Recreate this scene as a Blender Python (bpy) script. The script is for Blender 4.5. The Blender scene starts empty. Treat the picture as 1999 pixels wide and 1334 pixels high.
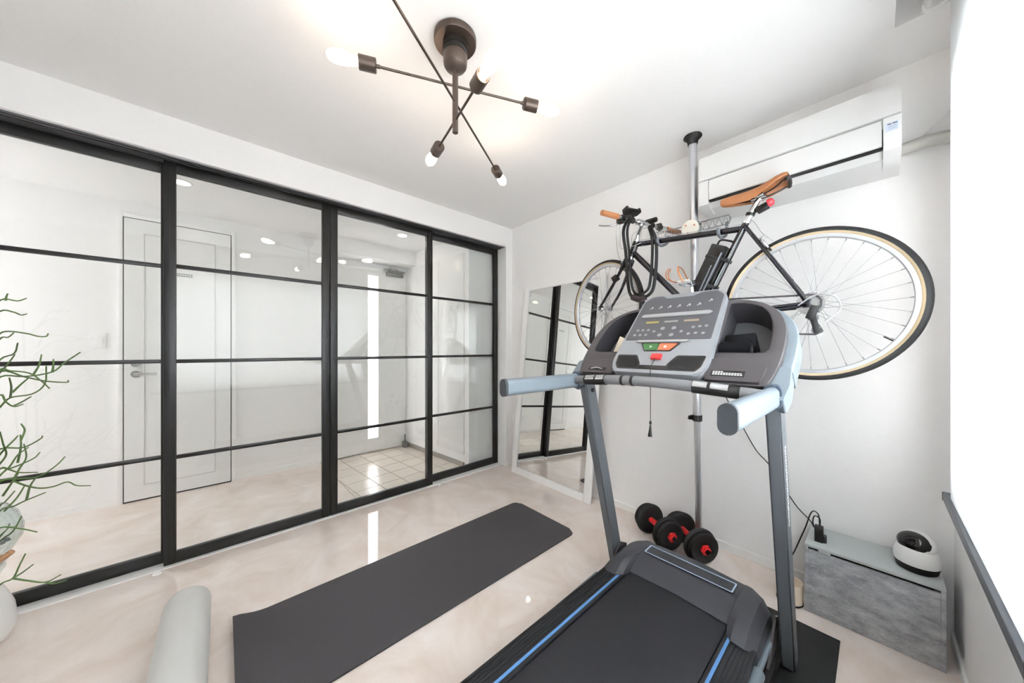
import bpy, bmesh, math, random
from mathutils import Vector, Matrix

# ------------------------------------------------------------------ scene, camera, light
scene = bpy.context.scene
COL = scene.collection
random.seed(7)
PI = math.pi

CAM_H = 1.205
cam_d = bpy.data.cameras.new('camera')
cam_d.sensor_width = 36.0
cam_d.lens = 632.0 / 1999.0 * 36.0
cam_d.shift_y = 14.0 / 1999.0
cam_d.clip_start = 0.01
cam = bpy.data.objects.new('camera', cam_d)
cam.location = (0, 0, CAM_H)
cam.rotation_euler = (PI / 2, 0, math.atan2(0.7464, 0.6655))
COL.objects.link(cam)
scene.camera = cam

world = bpy.data.worlds.new('daylight')
scene.world = world
world.use_nodes = True
bg = world.node_tree.nodes['Background']
bg.inputs[0].default_value = (0.98, 0.975, 1.0, 1)
bg.inputs[1].default_value = 20.0

vs = scene.view_settings
vs.view_transform = 'Standard'
vs.look = 'None'
vs.gamma = 1.0
vs.use_curve_mapping = False
vs.exposure = 0.86
scene.cycles.use_light_tree = False
scene.cycles.max_bounces = 10
scene.cycles.diffuse_bounces = 8
scene.cycles.glossy_bounces = 4
scene.cycles.transparent_max_bounces = 24
scene.cycles.caustics_reflective = False
scene.cycles.caustics_refractive = False
scene.cycles.sample_clamp_indirect = 8.0

BULB = 17.0
DOWNLIGHT = 44.0

# ------------------------------------------------------------------ materials
def lin(c):
    if isinstance(c, str):
        c = tuple(int(c[i:i + 2], 16) / 255.0 for i in (0, 2, 4))
    return tuple((v / 12.92 if v <= 0.04045 else ((v + 0.055) / 1.055) ** 2.4) for v in c)

MATS = {}
def mat(name, col, rough=0.5, metal=0.0, var=0.0, scale=20.0, bump=0.0, bscale=None, spec=0.5, stretch=None, coat=0.0):
    """procedural principled material: colour with noise variation and fine relief"""
    if name in MATS:
        return MATS[name]
    m = bpy.data.materials.new(name)
    m.use_nodes = True
    nt = m.node_tree
    b = nt.nodes['Principled BSDF']
    c = lin(col)
    b.inputs['Roughness'].default_value = rough
    b.inputs['Metallic'].default_value = metal
    b.inputs['Specular IOR Level'].default_value = spec
    b.inputs['Coat Weight'].default_value = coat
    tc = nt.nodes.new('ShaderNodeTexCoord')
    mp = nt.nodes.new('ShaderNodeMapping')
    nt.links.new(tc.outputs['Object'], mp.inputs[0])
    if stretch:
        mp.inputs['Scale'].default_value = stretch
    no = nt.nodes.new('ShaderNodeTexNoise')
    no.inputs['Scale'].default_value = scale
    no.inputs['Detail'].default_value = 5
    nt.links.new(mp.outputs[0], no.inputs['Vector'])
    mx = nt.nodes.new('ShaderNodeMix')
    mx.data_type = 'RGBA'
    v = max(var, 0.02)
    mx.inputs[6].default_value = tuple(x * (1 - v) for x in c) + (1,)
    mx.inputs[7].default_value = tuple(min(1, x * (1 + v)) for x in c) + (1,)
    nt.links.new(no.outputs[0], mx.inputs[0])
    nt.links.new(mx.outputs[2], b.inputs['Base Color'])
    if bump > 0:
        n2 = nt.nodes.new('ShaderNodeTexNoise')
        n2.inputs['Scale'].default_value = bscale or scale
        n2.inputs['Detail'].default_value = 3
        nt.links.new(mp.outputs[0], n2.inputs['Vector'])
        bp = nt.nodes.new('ShaderNodeBump')
        bp.inputs['Strength'].default_value = bump
        bp.inputs['Distance'].default_value = 0.002
        nt.links.new(n2.outputs[0], bp.inputs['Height'])
        nt.links.new(bp.outputs[0], b.inputs['Normal'])
    MATS[name] = m
    return m

def emis(name, col, strength):
    m = bpy.data.materials.new(name)
    m.use_nodes = True
    nt = m.node_tree
    b = nt.nodes['Principled BSDF']
    b.inputs['Base Color'].default_value = lin(col) + (1,)
    b.inputs['Emission Color'].default_value = lin(col) + (1,)
    b.inputs['Emission Strength'].default_value = strength
    return m

def pane_glass(name, tint, f0=0.04):
    """thin clear pane: see-through, mirror-like reflection growing towards grazing angles"""
    m = bpy.data.materials.new(name)
    m.use_nodes = True
    nt = m.node_tree
    nt.nodes.clear()
    out = nt.nodes.new('ShaderNodeOutputMaterial')
    tr = nt.nodes.new('ShaderNodeBsdfTransparent')
    tr.inputs[0].default_value = tint + (1,)
    gl = nt.nodes.new('ShaderNodeBsdfGlossy')
    gl.inputs['Roughness'].default_value = 0.0
    lw = nt.nodes.new('ShaderNodeLayerWeight')
    lw.inputs['Blend'].default_value = 0.5
    pw = nt.nodes.new('ShaderNodeMath'); pw.operation = 'POWER'; pw.inputs[1].default_value = 5
    ml = nt.nodes.new('ShaderNodeMath'); ml.operation = 'MULTIPLY_ADD'
    ml.inputs[1].default_value = 1 - f0; ml.inputs[2].default_value = f0
    mix = nt.nodes.new('ShaderNodeMixShader')
    nt.links.new(lw.outputs['Facing'], pw.inputs[0])
    nt.links.new(pw.outputs[0], ml.inputs[0])
    nt.links.new(ml.outputs[0], mix.inputs[0])
    nt.links.new(tr.outputs[0], mix.inputs[1])
    nt.links.new(gl.outputs[0], mix.inputs[2])
    nt.links.new(mix.outputs[0], out.inputs[0])
    return m

def translucent_cloth(name, col, share):
    m = bpy.data.materials.new(name)
    m.use_nodes = True
    nt = m.node_tree
    nt.nodes.clear()
    out = nt.nodes.new('ShaderNodeOutputMaterial')
    d = nt.nodes.new('ShaderNodeBsdfDiffuse')
    t = nt.nodes.new('ShaderNodeBsdfTranslucent')
    tc = nt.nodes.new('ShaderNodeTexCoord')
    no = nt.nodes.new('ShaderNodeTexNoise'); no.inputs['Scale'].default_value = 300
    mx = nt.nodes.new('ShaderNodeMix'); mx.data_type = 'RGBA'
    c = lin(col)
    mx.inputs[6].default_value = tuple(x * .96 for x in c) + (1,)
    mx.inputs[7].default_value = c + (1,)
    nt.links.new(tc.outputs['Object'], no.inputs[0])
    nt.links.new(no.outputs[0], mx.inputs[0])
    nt.links.new(mx.outputs[2], d.inputs[0])
    nt.links.new(mx.outputs[2], t.inputs[0])
    s = nt.nodes.new('ShaderNodeMixShader'); s.inputs[0].default_value = share
    nt.links.new(d.outputs[0], s.inputs[1]); nt.links.new(t.outputs[0], s.inputs[2])
    nt.links.new(s.outputs[0], out.inputs[0])
    return m

def marble(name, c1, c2, c3, rough):
    m = bpy.data.materials.new(name)
    m.use_nodes = True
    nt = m.node_tree
    b = nt.nodes['Principled BSDF']
    b.inputs['Roughness'].default_value = rough
    tc = nt.nodes.new('ShaderNodeTexCoord')
    n1 = nt.nodes.new('ShaderNodeTexNoise'); n1.inputs['Scale'].default_value = 3.2; n1.inputs['Detail'].default_value = 10
    n1.inputs['Roughness'].default_value = .62; n1.inputs['Distortion'].default_value = .8
    nt.links.new(tc.outputs['Object'], n1.inputs[0])
    r = nt.nodes.new('ShaderNodeValToRGB')
    e = r.color_ramp.elements
    e[0].position = .32; e[0].color = lin(c1) + (1,)
    e[1].position = .70; e[1].color = lin(c3) + (1,)
    k = e.new(.5); k.color = lin(c2) + (1,)
    nt.links.new(n1.outputs[0], r.inputs[0])
    nt.links.new(r.outputs[0], b.inputs['Base Color'])
    n2 = nt.nodes.new('ShaderNodeTexNoise'); n2.inputs['Scale'].default_value = 9; n2.inputs['Detail'].default_value = 2
    nt.links.new(tc.outputs['Object'], n2.inputs[0])
    bp = nt.nodes.new('ShaderNodeBump'); bp.inputs['Strength'].default_value = .05; bp.inputs['Distance'].default_value = .003
    nt.links.new(n2.outputs[0], bp.inputs['Height'])
    nt.links.new(bp.outputs[0], b.inputs['Normal'])
    return m

def concrete(name, c1, c2):
    m = bpy.data.materials.new(name)
    m.use_nodes = True
    nt = m.node_tree
    b = nt.nodes['Principled BSDF']
    b.inputs['Roughness'].default_value = .6
    tc = nt.nodes.new('ShaderNodeTexCoord')
    mp = nt.nodes.new('ShaderNodeMapping'); mp.inputs['Scale'].default_value = (1, 1, 2.0)
    n1 = nt.nodes.new('ShaderNodeTexNoise'); n1.inputs['Scale'].default_value = 11; n1.inputs['Detail'].default_value = 14
    n1.inputs['Roughness'].default_value = .82
    nt.links.new(tc.outputs['Object'], mp.inputs[0]); nt.links.new(mp.outputs[0], n1.inputs[0])
    r = nt.nodes.new('ShaderNodeValToRGB')
    e = r.color_ramp.elements
    e[0].position = .36; e[0].color = lin(c1) + (1,)
    e[1].position = .62; e[1].color = lin(c2) + (1,)
    nt.links.new(n1.outputs[0], r.inputs[0])
    nt.links.new(r.outputs[0], b.inputs['Base Color'])
    bp = nt.nodes.new('ShaderNodeBump'); bp.inputs['Strength'].default_value = .1; bp.inputs['Distance'].default_value = .002
    nt.links.new(n1.outputs[0], bp.inputs['Height']); nt.links.new(bp.outputs[0], b.inputs['Normal'])
    return m

WALL = mat('wall_paper', (.948, .945, .942), .85, var=.015, scale=60, bump=.08, bscale=350)
CEIL = mat('ceiling_paper', (.948, .945, .943), .85, var=.015, scale=60, bump=.06, bscale=350)
FLOOR = marble('polished_floor', 'd7c8bd', 'e1d5cd', 'eae2dd', .035)
TRIMW = mat('white_trim', 'f3f3f2', .4)
BLACKF = mat('black_aluminium', '121213', .42, metal=.1, var=.02)
TRACK = mat('grey_track', '77777a', .4, metal=.7)
GLASS = pane_glass('clear_glass', (.965, .975, .97))
BLIND = translucent_cloth('blind_cloth', 'f4f6f7', .55)
BLINDBAR = mat('blind_bar', '4a4f55', .4, metal=.4)
BRONZE = mat('dark_bronze', '564b44', .38, metal=.75, var=.06)
BULBM = emis('lit_bulb', 'ffe6cc', BULB)
DOWNM = emis('lit_downlight', 'fff3e2', DOWNLIGHT)
SLITM = translucent_cloth('frosted_slit', 'fbfbfb', .9)
ACW = mat('ac_white', 'dededd', .35, var=.01)
DARK = mat('dark_gap', '0c0c0d', .8)
BLKPL = mat('black_plastic', '0e0e0f', .45, var=.06, scale=60, bump=.05)
BLKRB = mat('black_rubber', '0f0f11', .7, var=.1, scale=90, bump=.15, bscale=300)
ALU = mat('aluminium', 'd3d4d8', .28, metal=.9, var=.02)
CHROME = mat('chrome', 'dadcde', .12, metal=1.0)
NAVY = mat('navy_paint', '10111a', .25, metal=.2, var=.03, coat=.4)
TAN = mat('tan_leather', '96603a', .5, var=.2, scale=14, bump=.1, bscale=200)
TANTIRE = mat('tan_sidewall', 'b3a082', .7, var=.06)
MATD = mat('yoga_mat', '39373a', .62, var=.06, scale=200, bump=.25, bscale=500)
ROLLER = mat('roller_foam', 'd0d0ce', .8, var=.02, bump=.05, bscale=200)
TMGREY = mat('treadmill_grey', '737e87', .42, metal=.25, var=.02)
TMPOST = mat('treadmill_post', '666b70', .42, metal=.3, var=.02)
TMLIGHT = mat('treadmill_light', '79838b', .42, metal=.25, var=.02)
TMDARK = mat('treadmill_dark', '423e40', .5, var=.06, bump=.06, bscale=400)
TMDARK2 = mat('treadmill_darkest', '18181a', .5, var=.06)
TMHOOD = mat('treadmill_hood', '393a3f', .5, var=.08, scale=120, bump=.08, bscale=500)
TMBELT = mat('treadmill_belt', '191a1f', .62, var=.12, scale=120, bump=.3, bscale=700)
TMSIDE = mat('treadmill_rail', '15161a', .5, var=.1, stretch=(60, 1, 1), scale=4)
BLUE = mat('blue_stripe', '4c79ad', .5)
KEYS = mat('keypad_film', '4a4a4e', .4, var=.03)
PRINT = mat('white_print', 'e6e6e6', .5)
RED = mat('red_plastic', 'c52222', .4)
GREEN = mat('green_key', '30602f', .4)
ORANGE = mat('orange_key', 'bd5c3c', .4)
CONC = concrete('concrete_look', '74767a', 'bcbec0')
CONCT = mat('board_top', 'b4bab9', .5, var=.06, scale=10, stretch=(1, 6, 6))
WHITEPL = mat('white_plastic', 'f0f0ef', .35)
CERAMIC = mat('white_ceramic', 'eaeae8', .3, var=.01)
WOOD = mat('driftwood', '9b7757', .8, var=.3, scale=30, bump=.3)
GREENP = mat('green_twig', '4d6a34', .6, var=.25, scale=25)
TILE = mat('beige_tile', 'ddd3c8', .22, var=.05, scale=6)
GROUT = mat('tile_grout', '7f756c', .9)
DOORW = mat('hall_door_white', 'e9e9e8', .28, var=.01)
CREAM = mat('cream_plastic', 'd9cbb7', .5)
PAPER = mat('cream_paper', 'e9e0cd', .8, var=.04, scale=50)
MIRROR = mat('mirror_silver', 'f2f4f3', .0, metal=1.0)
BAGM = mat('black_cloth', '08080d', .9, spec=.15, var=.15, scale=150, bump=.3, bscale=600)

# ------------------------------------------------------------------ mesh helpers
ORG = {}
def _finish(o, smooth):
    me = o.data
    if smooth:
        for p in me.polygons:
            p.use_smooth = True
        me.set_sharp_from_angle(angle=math.radians(smooth if smooth is not True else 38))

def obj(name, bm, m, parent=None, smooth=True, label=None):
    bmesh.ops.recalc_face_normals(bm, faces=bm.faces)
    me = bpy.data.meshes.new(name)
    org = Vector((0, 0, 0))
    if parent is not None:
        org = ORG[parent.name]
        bmesh.ops.translate(bm, verts=bm.verts, vec=-org)
    bm.to_mesh(me); bm.free()
    me.materials.append(m)
    o = bpy.data.objects.new(name, me)
    COL.objects.link(o)
    if parent is not None:
        o.parent = parent
    ORG[o.name] = org
    if label:
        o['label'] = label
    _finish(o, smooth)
    return o

def thing(name, label, cat, loc=(0, 0, 0), group=None):
    o = bpy.data.objects.new(name, None)
    o.empty_display_size = .05
    o.location = loc
    COL.objects.link(o)
    o['label'] = label; o['category'] = cat
    if group: o['group'] = group
    ORG[o.name] = Vector(loc)
    return o

def tag(o, label, cat, group=None):
    o['label'] = label; o['category'] = cat
    if group: o['group'] = group
    return o

def struct(name, bm, m, label=None, smooth=False):
    o = obj(name, bm, m, None, smooth)
    o['kind'] = 'structure'
    if label: o['label'] = label
    return o

def nb():
    return bmesh.new()

def box(bm, lo, hi, bev=0.0, seg=2, M=None):
    lo = Vector(lo); hi = Vector(hi)
    c = (lo + hi) / 2; s = hi - lo
    T = Matrix.Translation(c) @ Matrix.Diagonal((abs(s.x), abs(s.y), abs(s.z), 1))
    if M is not None: T = M @ T
    r = bmesh.ops.create_cube(bm, size=1, matrix=T)
    if bev > 0:
        vs_ = set(r['verts'])
        es = [e for e in bm.edges if e.verts[0] in vs_ and e.verts[1] in vs_]
        bmesh.ops.bevel(bm, geom=es, offset=bev, segments=seg, affect='EDGES', profile=.5)
    return bm

def frame_of(d):
    d = Vector(d).normalized()
    return d.to_track_quat('Z', 'Y').to_matrix().to_4x4()

def cyl(bm, p0, p1, r, r2=None, seg=16, bev=0.0):
    p0 = Vector(p0); p1 = Vector(p1); d = p1 - p0
    T = Matrix.Translation((p0 + p1) / 2) @ frame_of(d)
    res = bmesh.ops.create_cone(bm, cap_ends=True, segments=seg, radius1=r, radius2=r if r2 is None else r2, depth=d.length, matrix=T)
    if bev > 0:
        vs_ = set(res['verts'])
        es = [e for e in bm.edges if e.verts[0] in vs_ and e.verts[1] in vs_ and any(len(f.verts) > 4 for f in e.link_faces)]
        bmesh.ops.bevel(bm, geom=es, offset=bev, segments=2, affect='EDGES')
    return bm

def rings(bm, R, closed=False, caps=True, loop=True):
    V = [[bm.verts.new(p) for p in ring] for ring in R]
    n = len(V[0]); m = len(V)
    for i in range(m if closed else m - 1):
        a = V[i]; b = V[(i + 1) % m]
        for j in range(n if loop else n - 1):
            k = (j + 1) % n
            bm.faces.new((a[j], a[k], b[k], b[j]))
    if caps and not closed and loop:
        bm.faces.new(list(reversed(V[0]))); bm.faces.new(V[-1])
    return bm

def smoothpath(pts, n=6, closed=False):
    P = [Vector(p) for p in pts]
    out = []
    m = len(P)
    rng = range(m) if closed else range(m - 1)
    for i in rng:
        p0 = P[(i - 1) % m] if (closed or i > 0) else P[0] * 2 - P[1]
        p1 = P[i]; p2 = P[(i + 1) % m]
        p3 = P[(i + 2) % m] if (closed or i + 2 < m) else p2 * 2 - p1
        for k in range(n):
            t = k / n
            out.append(.5 * ((2 * p1) + (p2 - p0) * t + (2 * p0 - 5 * p1 + 4 * p2 - p3) * t * t + (3 * p1 - p0 - 3 * p2 + p3) * t ** 3))
    if not closed: out.append(P[-1])
    return out

def tube(bm, pts, r, seg=8, closed=False, sm=0, r_end=None, flat=1.0):
    P = [Vector(p) for p in pts]
    if sm: P = smoothpath(P, sm, closed)
    n = len(P)
    T = []
    for i in range(n):
        a = P[(i - 1) % n] if (closed or i > 0) else P[0]
        b = P[(i + 1) % n] if (closed or i < n - 1) else P[-1]
        d = (b - a)
        T.append(d.normalized() if d.length > 1e-9 else Vector((0, 0, 1)))
    u = T[0].orthogonal().normalized()
    R = []
    for i in range(n):
        u = (u - T[i] * u.dot(T[i]))
        u = u.normalized() if u.length > 1e-6 else T[i].orthogonal().normalized()
        v = T[i].cross(u)
        rr = r if r_end is None else r + (r_end - r) * i / (n - 1)
        R.append([P[i] + u * rr * math.cos(2 * PI * j / seg) + v * rr * flat * math.sin(2 * PI * j / seg) for j in range(seg)])
    return rings(bm, R, closed)

def lathe(bm, prof, seg=32, M=None, closed=False):
    """revolve (radius, height) pairs about local z"""
    M = M or Matrix()
    prev = None; first = None
    for (r, z) in prof + ([prof[0]] if closed else []):
        if r < 1e-6:
            cur = [bm.verts.new(M @ Vector((0, 0, z)))]
        elif closed and first is not None and (r, z) == prof[0]:
            cur = first
        else:
            cur = [bm.verts.new(M @ Vector((r * math.cos(2 * PI * j / seg), r * math.sin(2 * PI * j / seg), z))) for j in range(seg)]
        if first is None: first = cur
        if prev is not None:
            for j in range(seg):
                k = (j + 1) % seg
                a = [prev[j % len(prev)], prev[k % len(prev)], cur[k % len(cur)], cur[j % len(cur)]]
                q = []
                for w in a:
                    if w not in q: q.append(w)
                if len(q) >= 3: bm.faces.new(q)
        prev = cur
    return bm

def prism(bm, outline, z0, z1, M=None, bev=0.0):
    M = M or Matrix()
    a = [bm.verts.new(M @ Vector((x, y, z0))) for x, y in outline]
    b = [bm.verts.new(M @ Vector((x, y, z1))) for x, y in outline]
    n = len(a)
    fs = [bm.faces.new(list(reversed(a))), bm.faces.new(b)]
    for i in range(n):
        fs.append(bm.faces.new((a[i], a[(i + 1) % n], b[(i + 1) % n], b[i])))
    if bev > 0:
        es = set(fs[1].edges) | set(fs[0].edges)
        bmesh.ops.bevel(bm, geom=list(es), offset=bev, segments=2, affect='EDGES')
    return bm

def sheet_with_holes(bm, outlines, z0, z1, M=None, bev=0.0):
    """solid plate from 2-D outlines, later outlines are holes"""
    cu = bpy.data.curves.new('tmp', 'CURVE')
    cu.dimensions = '2D'; cu.fill_mode = 'BOTH'
    cu.extrude = (z1 - z0) / 2 - bev
    cu.bevel_depth = bev; cu.bevel_resolution = 2; cu.offset = -bev
    for o in outlines:
        s = cu.splines.new('POLY'); s.points.add(len(o) - 1); s.use_cyclic_u = True
        for p, (x, y) in zip(s.points, o): p.co = (x, y, 0, 1)
    ob = bpy.data.objects.new('tmp', cu)
    COL.objects.link(ob)
    dg = bpy.context.evaluated_depsgraph_get()
    me = bpy.data.meshes.new_from_object(ob.evaluated_get(dg))
    me.transform((M or Matrix()) @ Matrix.Translation((0, 0, (z0 + z1) / 2)))
    bm.from_mesh(me)
    bpy.data.objects.remove(ob); bpy.data.curves.remove(cu); bpy.data.meshes.remove(me)
    bmesh.ops.remove_doubles(bm, verts=bm.verts, dist=1e-5)
    return bm

def round_poly(pts, r, n=5):
    out = []
    m = len(pts)
    for i in range(m):
        p = Vector(pts[i]); a = Vector(pts[i - 1]); b = Vector(pts[(i + 1) % m])
        rr = min(r, (a - p).length * .49, (b - p).length * .49)
        s = p + (a - p).normalized() * rr; e = p + (b - p).normalized() * rr
        for k in range(n + 1):
            t = k / n
            q = s * (1 - t) ** 2 + p * 2 * t * (1 - t) + e * t * t
            out.append((q.x, q.y))
    return out

def copy_tree(o, parent=None):
    c = o.copy(); COL.objects.link(c)
    c.parent = parent
    for ch in [x for x in bpy.data.objects if x.parent == o]:
        copy_tree(ch, c)
    return c

# ------------------------------------------------------------------ the setting
XL, XR, YF, YN, ZC = -2.515, 0.216, 2.243, -1.6, 2.45
XH = -3.90          # hall back wall
ZH = 2.36           # hall ceiling
YH = -2.2           # hall left end

bm = nb(); box(bm, (-4.15, -2.4, -.12), (0.45, 2.5, 0)); floor = struct('floor', bm, FLOOR, 'polished pale beige stone-look floor')

# ceiling with the recessed curtain box above the window
bm = nb()
box(bm, (-2.70, YN - .15, ZC), (.05, YF + .15, ZC + .17))
box(bm, (.05, 1.945, ZC), (.40, YF + .15, ZC + .17))
box(bm, (.05, YN - .15, ZC), (.40, -1.2, ZC + .17))
box(bm, (.04, -1.22, ZC + .13), (.40, 1.96, ZC + .18))
struct('ceiling', bm, CEIL, 'white papered ceiling with a recessed curtain box')

bm = nb(); box(bm, (-2.70, YF, 0), (.40, YF + .15, ZC)); struct('wall_far', bm, WALL, 'white papered wall behind the bicycle')
bm = nb(); box(bm, (-2.70, YN - .15, 0), (.40, YN, ZC)); struct('wall_near', bm, WALL)
OY0, OY1, OZ = -1.06, 2.165, 2.25
bm = nb()
box(bm, (-2.70, OY0, OZ), (XL, OY1, ZC))
box(bm, (-2.70, OY1, 0), (XL, YF, ZC))
box(bm, (-2.70, YH - .15, 0), (XL, OY0, ZC))
struct('wall_left', bm, WALL, 'white wall and header around the sliding glass doors')
WY0, WY1, WZ0, WZ1 = -.52, 1.79, .76, 2.08
bm = nb()
box(bm, (XR, YN, 0), (.36, YF, WZ0)); box(bm, (XR, YN, WZ1), (.36, YF, ZC + .15))
box(bm, (XR, YN, WZ0), (.36, WY0, WZ1)); box(bm, (XR, WY1, WZ0), (.36, YF, WZ1))
struct('wall_right', bm, WALL, 'white window wall behind the roller blind')

# window in the right wall
w = nb(); box(w, (.30, WY0, WZ0), (.345, WY0 + .04, WZ1)); box(w, (.30, WY1 - .04, WZ0), (.345, WY1, WZ1))
box(w, (.30, WY0, WZ0), (.345, WY1, WZ0 + .04)); box(w, (.30, WY0, WZ1 - .04), (.345, WY1, WZ1))
box(w, (.30, .5, WZ0), (.345, .54, WZ1))
win = struct('window_1', w, TRIMW, 'sliding window hidden behind the white roller blind')
for a, b_ in ((WY0 + .04, .5), (.54, WY1 - .04)):
    bm = nb(); box(bm, (.320, a, WZ0 + .04), (.325, b_, WZ1 - .04)); obj('pane', bm, GLASS, win, False)

# baseboards
bm = nb(); box(bm, (XL, YF - .010, 0), (XR, YF, .048), .002); struct('baseboard_far', bm, TRIMW)
bm = nb(); box(bm, (XR - .010, YN, 0), (XR, YF - .010, .048), .002); struct('baseboard_right', bm, TRIMW)
bm = nb(); box(bm, (XL, 2.168, 0), (XL + .010, YF - .010, .048), .002); struct('baseboard_left', bm, TRIMW)

# white casing inside the door opening and the sliding tracks
bm = nb(); box(bm, (-2.70, OY1 - .006, 0), (XL + .002, OY1, OZ), .001); struct('trim_1', bm, TRIMW, 'white jamb casing beside the rightmost glass door')
bm = nb()
for x0, x1 in ((-2.683, -2.640), (-2.634, -2.592), (-2.575, -2.563), (-2.545, -2.539)):
    box(bm, (x0, OY0, OZ - .006), (x1, OY1 - .006, OZ))
struct('trim_2', bm, TRACK, 'grey aluminium sliding tracks under the header')
bm = nb()
box(bm, (-2.60, OY0, OZ - .004), (-2.576, OY1 - .006, OZ)); box(bm, (-2.562, OY0, OZ - .003), (-2.546, OY1 - .006, OZ))
struct('trim_3', bm, DARK, 'dark grooves of the sliding tracks')
bm = nb(); box(bm, (-2.690, OY0, 0), (-2.580, OY1 - .006, .005)); struct('trim_4', bm, TRIMW, 'flat white floor rail under the glass doors')

def glass_door(n, y0, y1, xc, label):
    z0, z1, t = .008, 2.244, .017
    root = bpy.data.objects.new('door_%d' % n, None); COL.objects.link(root)
    root.location = (xc, (y0 + y1) / 2, 0); ORG[root.name] = Vector(root.location)
    root['kind'] = 'structure'; root['label'] = label
    st = .048
    for a in (y0, y1 - st):
        bm = nb(); box(bm, (xc - t, a, z0), (xc + t, a + st, z1), .003)
        box(bm, (xc + t - .001, a + st * .42, z0 + .01), (xc + t + .0015, a + st * .50, z1 - .01))
        obj('stile', bm, BLACKF, root)
    for a, b_ in ((z0, .068), (2.190, z1)):
        bm = nb(); box(bm, (xc - t + .002, y0 + st, a), (xc + t - .002, y1 - st, b_), .002); obj('rail', bm, BLACKF, root)
    zs = [.597, 1.134, 1.668]
    for z in zs:
        bm = nb(); box(bm, (xc - .010, y0 + st, z - .0105), (xc + .010, y1 - st, z + .0105), .002); obj('glazing_bar', bm, BLACKF, root)
    lim = [.068] + zs + [2.190]
    for i in range(4):
        bm = nb(); box(bm, (xc - .003, y0 + st, lim[i] + (.0105 if i else 0)), (xc + .003, y1 - st, lim[i + 1] - (.0105 if i < 3 else 0)))
        obj('pane', bm, GLASS, root, False)
    return root
glass_door(1, -1.055, -.212, -2.660, 'black framed sliding glass door behind the green plant, leftmost of four')
glass_door(2, -.245, .569, -2.613, 'black framed sliding glass door in front of the white hall door')
glass_door(3, .572, 1.378, -2.613, 'black framed sliding glass door showing the bright slit window and tiles')
glass_door(4, 1.344, 2.157, -2.660, 'black framed sliding glass door nearest the leaning mirror')

# small white floor stops in front of the doors
for y, lab in ((-.265, 'small white round floor stop by the plant-side glass door'), (1.42, 'small white round floor stop by the mirror-side glass door')):
    bm = nb(); lathe(bm, [(0, .009), (.006, .009), (.007, .006), (.014, .006), (.017, .003), (.017, 0), (0, 0)], 24, Matrix.Translation((-2.555, y, 0)))
    tag(obj('floor_stop', bm, WHITEPL), lab, 'door stop', 'floor stops of the glass doors')

# ---- hall beyond the glass
bm = nb(); box(bm, (XH - .15, YH - .15, ZH), (-2.70, YF + .15, ZH + .2))
struct('ceiling_hall', bm, CEIL, 'white hall ceiling with round downlights')
bm = nb(); box(bm, (XH, .80, 2.20), (-3.66, 1.80, ZH)); struct('trim_5', bm, CEIL, 'white ceiling beam over the entrance door')
SY0, SY1, SZ0, SZ1 = 1.238, 1.352, .17, 2.05
bm = nb()
box(bm, (XH - .15, YH - .15, 0), (XH, SY0, ZH)); box(bm, (XH - .15, SY1, 0), (XH, YF + .15, ZH))
box(bm, (XH - .15, SY0, 0), (XH, SY1, SZ0)); box(bm, (XH - .15, SY0, SZ1), (XH, SY1, ZH))
struct('wall_hall', bm, WALL, 'white hall wall seen through the glass doors')
HX0, HX1, HZ0, HZ1 = -3.60, -3.00, .80, 1.85  # opening for an unseen window, added to let more daylight into the hall
bm = nb()
box(bm, (XH, YH - .15, 0), (HX0, YH, ZH)); box(bm, (HX1, YH - .15, 0), (-2.70, YH, ZH))
box(bm, (HX0, YH - .15, 0), (HX1, YH, HZ0)); box(bm, (HX0, YH - .15, HZ1), (HX1, YH, ZH))
struct('wall_hall_end', bm, WALL)
bm = nb()
for a, b_ in ((HX0, HX0 + .04), (HX1 - .04, HX1)): box(bm, (a, YH - .10, HZ0), (b_, YH - .06, HZ1))
for a, b_ in ((HZ0, HZ0 + .04), (HZ1 - .04, HZ1)): box(bm, (HX0, YH - .10, a), (HX1, YH - .06, b_))
added_win = struct('added_window', bm, TRIMW, 'unseen frosted window added at the far end of the hall to brighten it')
bm = nb(); box(bm, (HX0 + .04, YH - .082, HZ0 + .04), (HX1 - .04, YH - .078, HZ1 - .04)); obj('pane', bm, SLITM, added_win, False)
S0 = Vector((XH, 1.700)); S1 = Vector((-2.765, 1.830))
bm = nb()
prism(bm, [(XH, 1.70), (-2.765, 1.83), (-2.765, 2.30), (XH, 2.30)], 0, ZH)
struct('wall_hall_side', bm, WALL, 'white side wall of the entrance')
bm = nb(); box(bm, (-2.765, 1.83, 0), (-2.70, 2.30, ZH)); struct('wall_hall_return', bm, WALL)
bm = nb(); box(bm, (XH, YH, 0), (XH + .010, -.60, .045)); box(bm, (XH, .075, 0), (XH + .010, .76, .045)); struct('baseboard_hall', bm, TRIMW)

# closet door in the entrance side wall
dirS = (S1 - S0).normalized(); nS = Vector((dirS.y, -dirS.x))
def onS(a, d, z): p = S0 + dirS * a + nS * d; return (p.x, p.y, z)
MS = Matrix.Translation((S0.x, S0.y, 0)) @ Matrix.Rotation(math.atan2(dirS.y, dirS.x), 4, 'Z')
d6 = nb(); box(d6, (.24, -.014, .13), (.70, .0, 2.18), .002, M=MS); door6 = struct('door_6', d6, DOORW, 'tall flat white closet door in the entrance')
bm = nb(); box(bm, (.708, -.014, .13), (1.13, .0, 2.18), .002, M=MS); obj('leaf', bm, DOORW, door6)
bm = nb(); box(bm, (.05, -.02, .0), (1.13, .0, .05), .002, M=MS); struct('baseboard_entrance', bm, mat('grey_base', '8d867f', .6))

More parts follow.
